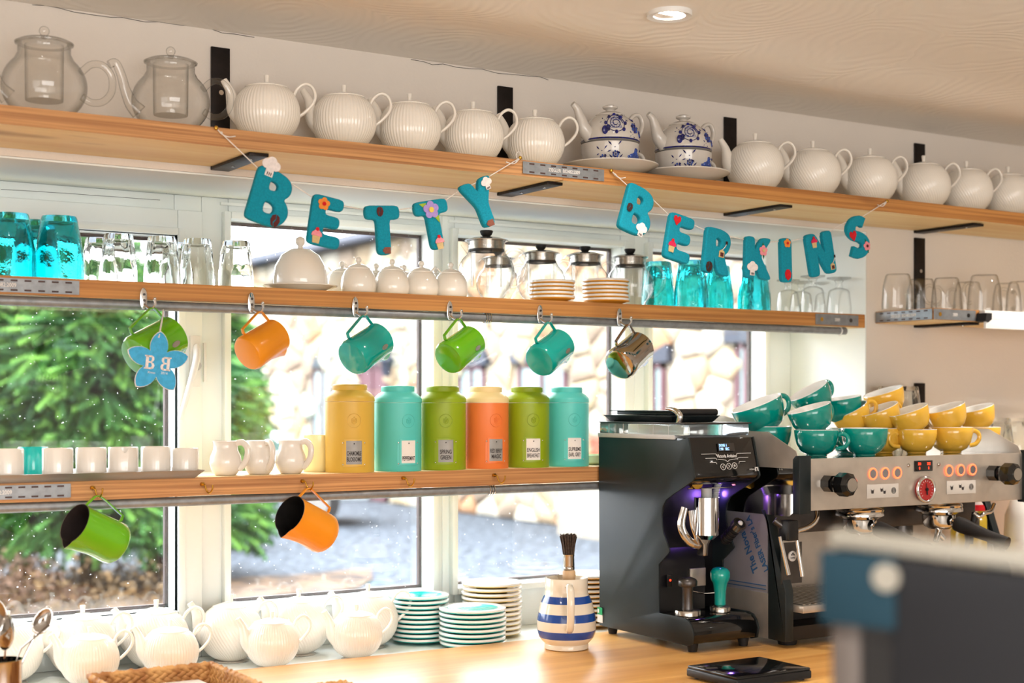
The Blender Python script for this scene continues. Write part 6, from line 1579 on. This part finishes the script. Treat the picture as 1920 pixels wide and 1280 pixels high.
def stone(mb, c_, m_):
    cx, cz, poly = c_; n = len(poly); e = .06 + .03 * rng.random()
    def ringp(f, x): return [(x, cx + (p[0] - cx) * f - y0, cz + (p[1] - cz) * f - GZ) for p in poly]
    vs = ringp(.96, .03) + ringp(.93, -e * .6) + ringp(.74, -e) + [(-e * 1.12, cx - y0, cz - GZ)]
    fs = [(k * n + i, k * n + (i + 1) % n, (k + 1) * n + (i + 1) % n, (k + 1) * n + i) for k in range(2) for i in range(n)] + [(2 * n + i, 2 * n + (i + 1) % n, 3 * n) for i in range(n)]
    mb.add(vs, fs, m_)
rest = MB()
for c_ in cells:
    m_ = 'stone_%d' % rng.choice((0, 0, 1, 2, 3, 3, 4, 5))
    if id(c_) in chosen:
        q = MB(); stone(q, c_, m_); q.build('stone', barn, smooth=50)
    else: stone(rest, c_, m_)
o = rest.build('stonework', barn, smooth=50); o['kind'] = 'stuff'
# roof, gutter and slates in courses
m = MB(); rw = 3.2; m.prism([(-.30, EZ - GZ - .02), (-.30, EZ - GZ + .10), (rw, EZ - GZ + .55), (rw, EZ - GZ + .3)], 0, y1 - y0, 'slate', 'y')
m.build('roof', barn)
m = MB()
for k in range(14):
    t0 = k / 14; xx = -.30 + t0 * (rw + .3); zz = EZ - GZ + .10 + t0 * .45; m.box(xx - .01, xx + .2, -.05, y1 - y0, zz, zz + .022, 'slate_line')
m.build('slate_courses', barn)['kind'] = 'stuff'
m = MB(); m.cyl((-.36, 0, EZ - GZ + .0), (-.36, y1 - y0, EZ - GZ + .0), .07, 'slate_line', 10); m.build('gutter', barn)
m = MB(); m.cyl((-.14, 8.9, EZ - GZ), (-.14, 8.9, 0), .045, 'slate_line', 10); m.build('downpipe', barn)
for a, b, p, q, kd in openings:
    f = MB(); t_ = .07; ya, yb_ = a - y0, b - y0; za, zb_ = p - GZ, q - GZ
    fm = 'plum_timber'
    for bx in ((ya, ya + t_, za, zb_), (yb_ - t_, yb_, za, zb_), (ya, yb_, zb_ - t_, zb_), (ya, yb_, za, za + t_), ((ya + yb_) / 2 - .035, (ya + yb_) / 2 + .035, za, zb_)): f.box(-.02, .05, *bx, fm)
    f.box(-.07, .04, ya - .12, yb_ + .12, zb_, zb_ + .20, 'slate_line')
    f = f.build('window' if kd == 'w' else 'door', barn)
    MB().box(.0, .03, ya + .02, yb_ - .02, za + .02, zb_ - .02, 'far_glass' if kd == 'w' else 'plum_timber').build('pane' if kd == 'w' else 'door_leaf', f)
m = MB(); lx, ly, lz = -.25, 16.75 - y0, 1.95 - GZ
m.cyl((-.05, ly, lz + .25), (lx, ly, lz + .28), .02, 'slate_line', 6); m.lathe([(0, 0)], 'slate_line', 6) if 0 else None
m.X = Matrix.Translation((lx, ly, lz - .1)); m.lathe([(0, 0), (.06, .0), (.11, .22), (.13, .24), (.04, .36), (0, .38)], 'slate_line', 8); m.X = Matrix(); m.build('wall_lantern', barn)

# clay pots row against the barn (reddish low band)
for k in range(4):
    y = 8.95 + k * .62; p_ = tag(MB().lathe([(0, 0), (.17, 0), (.24, .38), (.26, .38), (.26, .44), (.22, .44), (.20, .38), (0, .36)], 'terracotta', 20).build('plant_pot', loc=(BX - .42, y, .64), smooth=40), ['terracotta pot on the low wall, nearest the window end', 'terracotta pot, second on the low wall', 'terracotta pot, third on the low wall', 'terracotta pot furthest along the low wall'][k], 'plant pot', 'terracotta pots on the low wall')
m = MB(); m.box(BX - .75, BX - .15, 8.2, 11.4, GZ + .004, .64, 'mortar'); tag(m.build('low_wall'), 'low rendered wall in front of the barn', 'wall')
for k in range(3):
    px = (578, 610, 648)[k]; D = 26.5; x = D * (FX + FY * xo(px)); y = CAM[1] + D * (FY - FX * xo(px))
    tag(MB().lathe([(0, 0), (.09, 0), (.09, .42), (0, .46)], 'bark', 10).build('bollard', loc=(min(x, 9.7), y, GZ), smooth=40), ['low wooden bollard on the far gravel, left of three', 'low wooden bollard on the far gravel, middle of three', 'low wooden bollard on the far gravel, right of three'][k], 'post', 'wooden bollards across the yard')

# hedge of conifers: sprays of flat needles on a dark core
def frond_mesh(m_):
    vs, fs = [], []; n = 9
    for k in range(n):
        q = k / n
        for s in (-1, 1):
            L = .10 * (1 - q * .7); a = s * .9; bx = q * .30; o = len(vs)
            vs += [(bx, 0, -.02 * q), (bx + L * math.cos(a) * .5 - .014, L * math.sin(a) * .5, -.012 - .03 * q), (bx + L * math.cos(a), L * math.sin(a), -.03 - .04 * q), (bx + L * math.cos(a) * .5 + .016, L * math.sin(a) * .5, -.01 - .03 * q)]
            fs.append((o, o + 1, o + 2, o + 3))
    return vs, fs
FV, FF = frond_mesh('')
import numpy as np
fv = np.array(FV); ff = np.array(FF)
def conifer(cx, cy, H, R, label, seed, n=900):
    rs = np.random.RandomState(seed); t = thing('conifer', label, 'tree', (cx, cy, GZ), group='conifers of the hedge')
    MB().lathe([(0, 0), (.10, 0), (.07, H * .8), (0, H * .9)], 'bark', 10).build('trunk', t)
    def rad(z): u = z / H; return R * (1.0 if u < .55 else max(.12, 1 - (u - .55) / .5)) * (.86 + .14 * math.sin(z * 5 + seed))
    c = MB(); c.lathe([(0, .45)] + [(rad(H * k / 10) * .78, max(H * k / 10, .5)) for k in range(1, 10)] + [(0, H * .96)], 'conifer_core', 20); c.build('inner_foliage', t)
    V, Fc, mi = [], [], []
    for i in range(n):
        z = rs.uniform(.42, H); a = rs.uniform(0, 2 * PI); r = rad(z) * rs.uniform(.78, 1.0)
        s = rs.uniform(.7, 1.25); pitch = rs.uniform(-.1, .75); yaw = a + rs.uniform(-.7, .7); roll = rs.uniform(-.7, .7)
        Rm = np.array(Euler((roll, pitch, yaw)).to_matrix()); V.append((fv * s) @ Rm.T + np.array([r * math.cos(a), r * math.sin(a), z])); Fc.append(ff + len(fv) * i); mi += [int(rs.rand() < .45)] * len(ff)
    V = np.concatenate(V); Fc = np.concatenate(Fc)
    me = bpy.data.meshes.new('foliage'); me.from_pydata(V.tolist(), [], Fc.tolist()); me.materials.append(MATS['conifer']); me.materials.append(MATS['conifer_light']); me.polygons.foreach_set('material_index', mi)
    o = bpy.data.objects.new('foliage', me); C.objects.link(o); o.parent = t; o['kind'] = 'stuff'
def spot(px, dep): return dep * (FX + FY * xo(px)), CAM[1] + dep * (FY - FX * xo(px))
for i, (px, dep, H, R, lb) in enumerate(((-120, 12.0, 3.3, 1.0, 'feathery green conifer furthest left outside'), (40, 12.4, 3.25, .95, 'feathery green conifer behind the first pots of the tray'), (170, 12.0, 3.0, .90, 'feathery green conifer behind the blue star'),
                                          (295, 12.8, 2.75, .85, 'feathery green conifer beside the first mullion'), (405, 15.5, 3.1, .42, 'conifer set back behind the first window post'))):
    conifer(*spot(px, dep), H, R, lb, i + 2, 3000 if i < 4 else 1500)
def shrub(px, dep, H, R, label, m_, nm, seed):
    x, y = spot(px, dep); rs = random.Random(seed); t = thing(nm, label, 'shrub', (x, y, GZ)); m = MB()
    for k in range(1100):
        a = rs.uniform(0, 2 * PI); r = R * rs.random() ** .5; z = H * (1 - (r / R) ** 2) * rs.random() + .03; d = Vector((rs.uniform(-1, 1), rs.uniform(-1, 1), rs.uniform(-.2, 1))).normalized(); s = rs.uniform(.03, .075); q = d.orthogonal().normalized() * s * .35
        p = Vector((r * math.cos(a), r * math.sin(a), z)); m.add([p, p + d * s * .5 + q, p + d * s, p + d * s * .5 - q], [(0, 1, 2, 3)], m_)
    o = m.build('foliage', t, smooth=0, recalc=False); o['kind'] = 'stuff'
shrub(180, 11.2, .40, .9, 'rust-brown bracken at the foot of the hedge', 'bracken', 'bracken_clump', 5)
shrub(20, 11.0, .40, .6, 'brown twiggy shrub at the left foot of the hedge', 'bark', 'bracken_clump', 6)
shrub(446, 23.5, 3.3, .75, 'light green tree against the far end of the barn', 'conifer_light', 'small_tree', 8)
m = MB(); vs = []; 
for k in range(24): a = 2 * PI * k / 24; x, y = spot(140, 11.3); vs.append((x + 2.6 * math.cos(a) + .5 * math.sin(a * 3), y + 1.1 * math.sin(a) + .3 * math.sin(a * 5), GZ + .022))
m.add(vs, [tuple(range(24))], 'leaf_litter'); tag(m.build('leaf_litter', recalc=False, smooth=0), 'brown leaf litter on the gravel before the hedge', 'leaves', kind='stuff')

# white car parked at the far end, mostly behind the mugs
cx, cy = spot(395, 18.5)
car = thing('car', 'white hatchback parked across the yard, roof showing above the white jugs', 'car', (cx, cy, GZ + .004), rot=(0, 0, -.35))
prof = [(-1.95, .32), (1.95, .32), (2.0, .55), (1.95, .78), (1.25, .92), (.55, 1.36), (.2, 1.44), (-1.0, 1.46), (-1.6, 1.30), (-1.95, .95), (-2.0, .6)]
MB().prism(prof, -.82, .82, 'car_paint').build('body', car, bevel=.06, smooth=60)
for s in (-1, 1):
    MB().prism([(1.0, .95), (.50, 1.29), (.15, 1.36), (-.95, 1.37), (-1.35, 1.22), (-1.5, .97)], s * .815, s * .835, 'car_glass').build('side_window', car)
    for x in (-1.25, 1.25):
        w_ = MB(); w_.cyl((x, s * .66, .32), (x, s * .86, .32), .32, 'black_rubber', 28); w_ = w_.build('wheel', car, smooth=40); h = MB(); h.cyl((x, s * .858, .32), (x, s * .868, .32), .19, 'steel', 16); h.build('wheel_trim', w_)
MB().add([(1.18, -.7, .955), (1.18, .7, .955), (.60, .62, 1.345), (.60, -.62, 1.345)], [(0, 1, 2, 3)], 'car_glass').build('windscreen', car, loc=(.03, 0, .03), recalc=False)
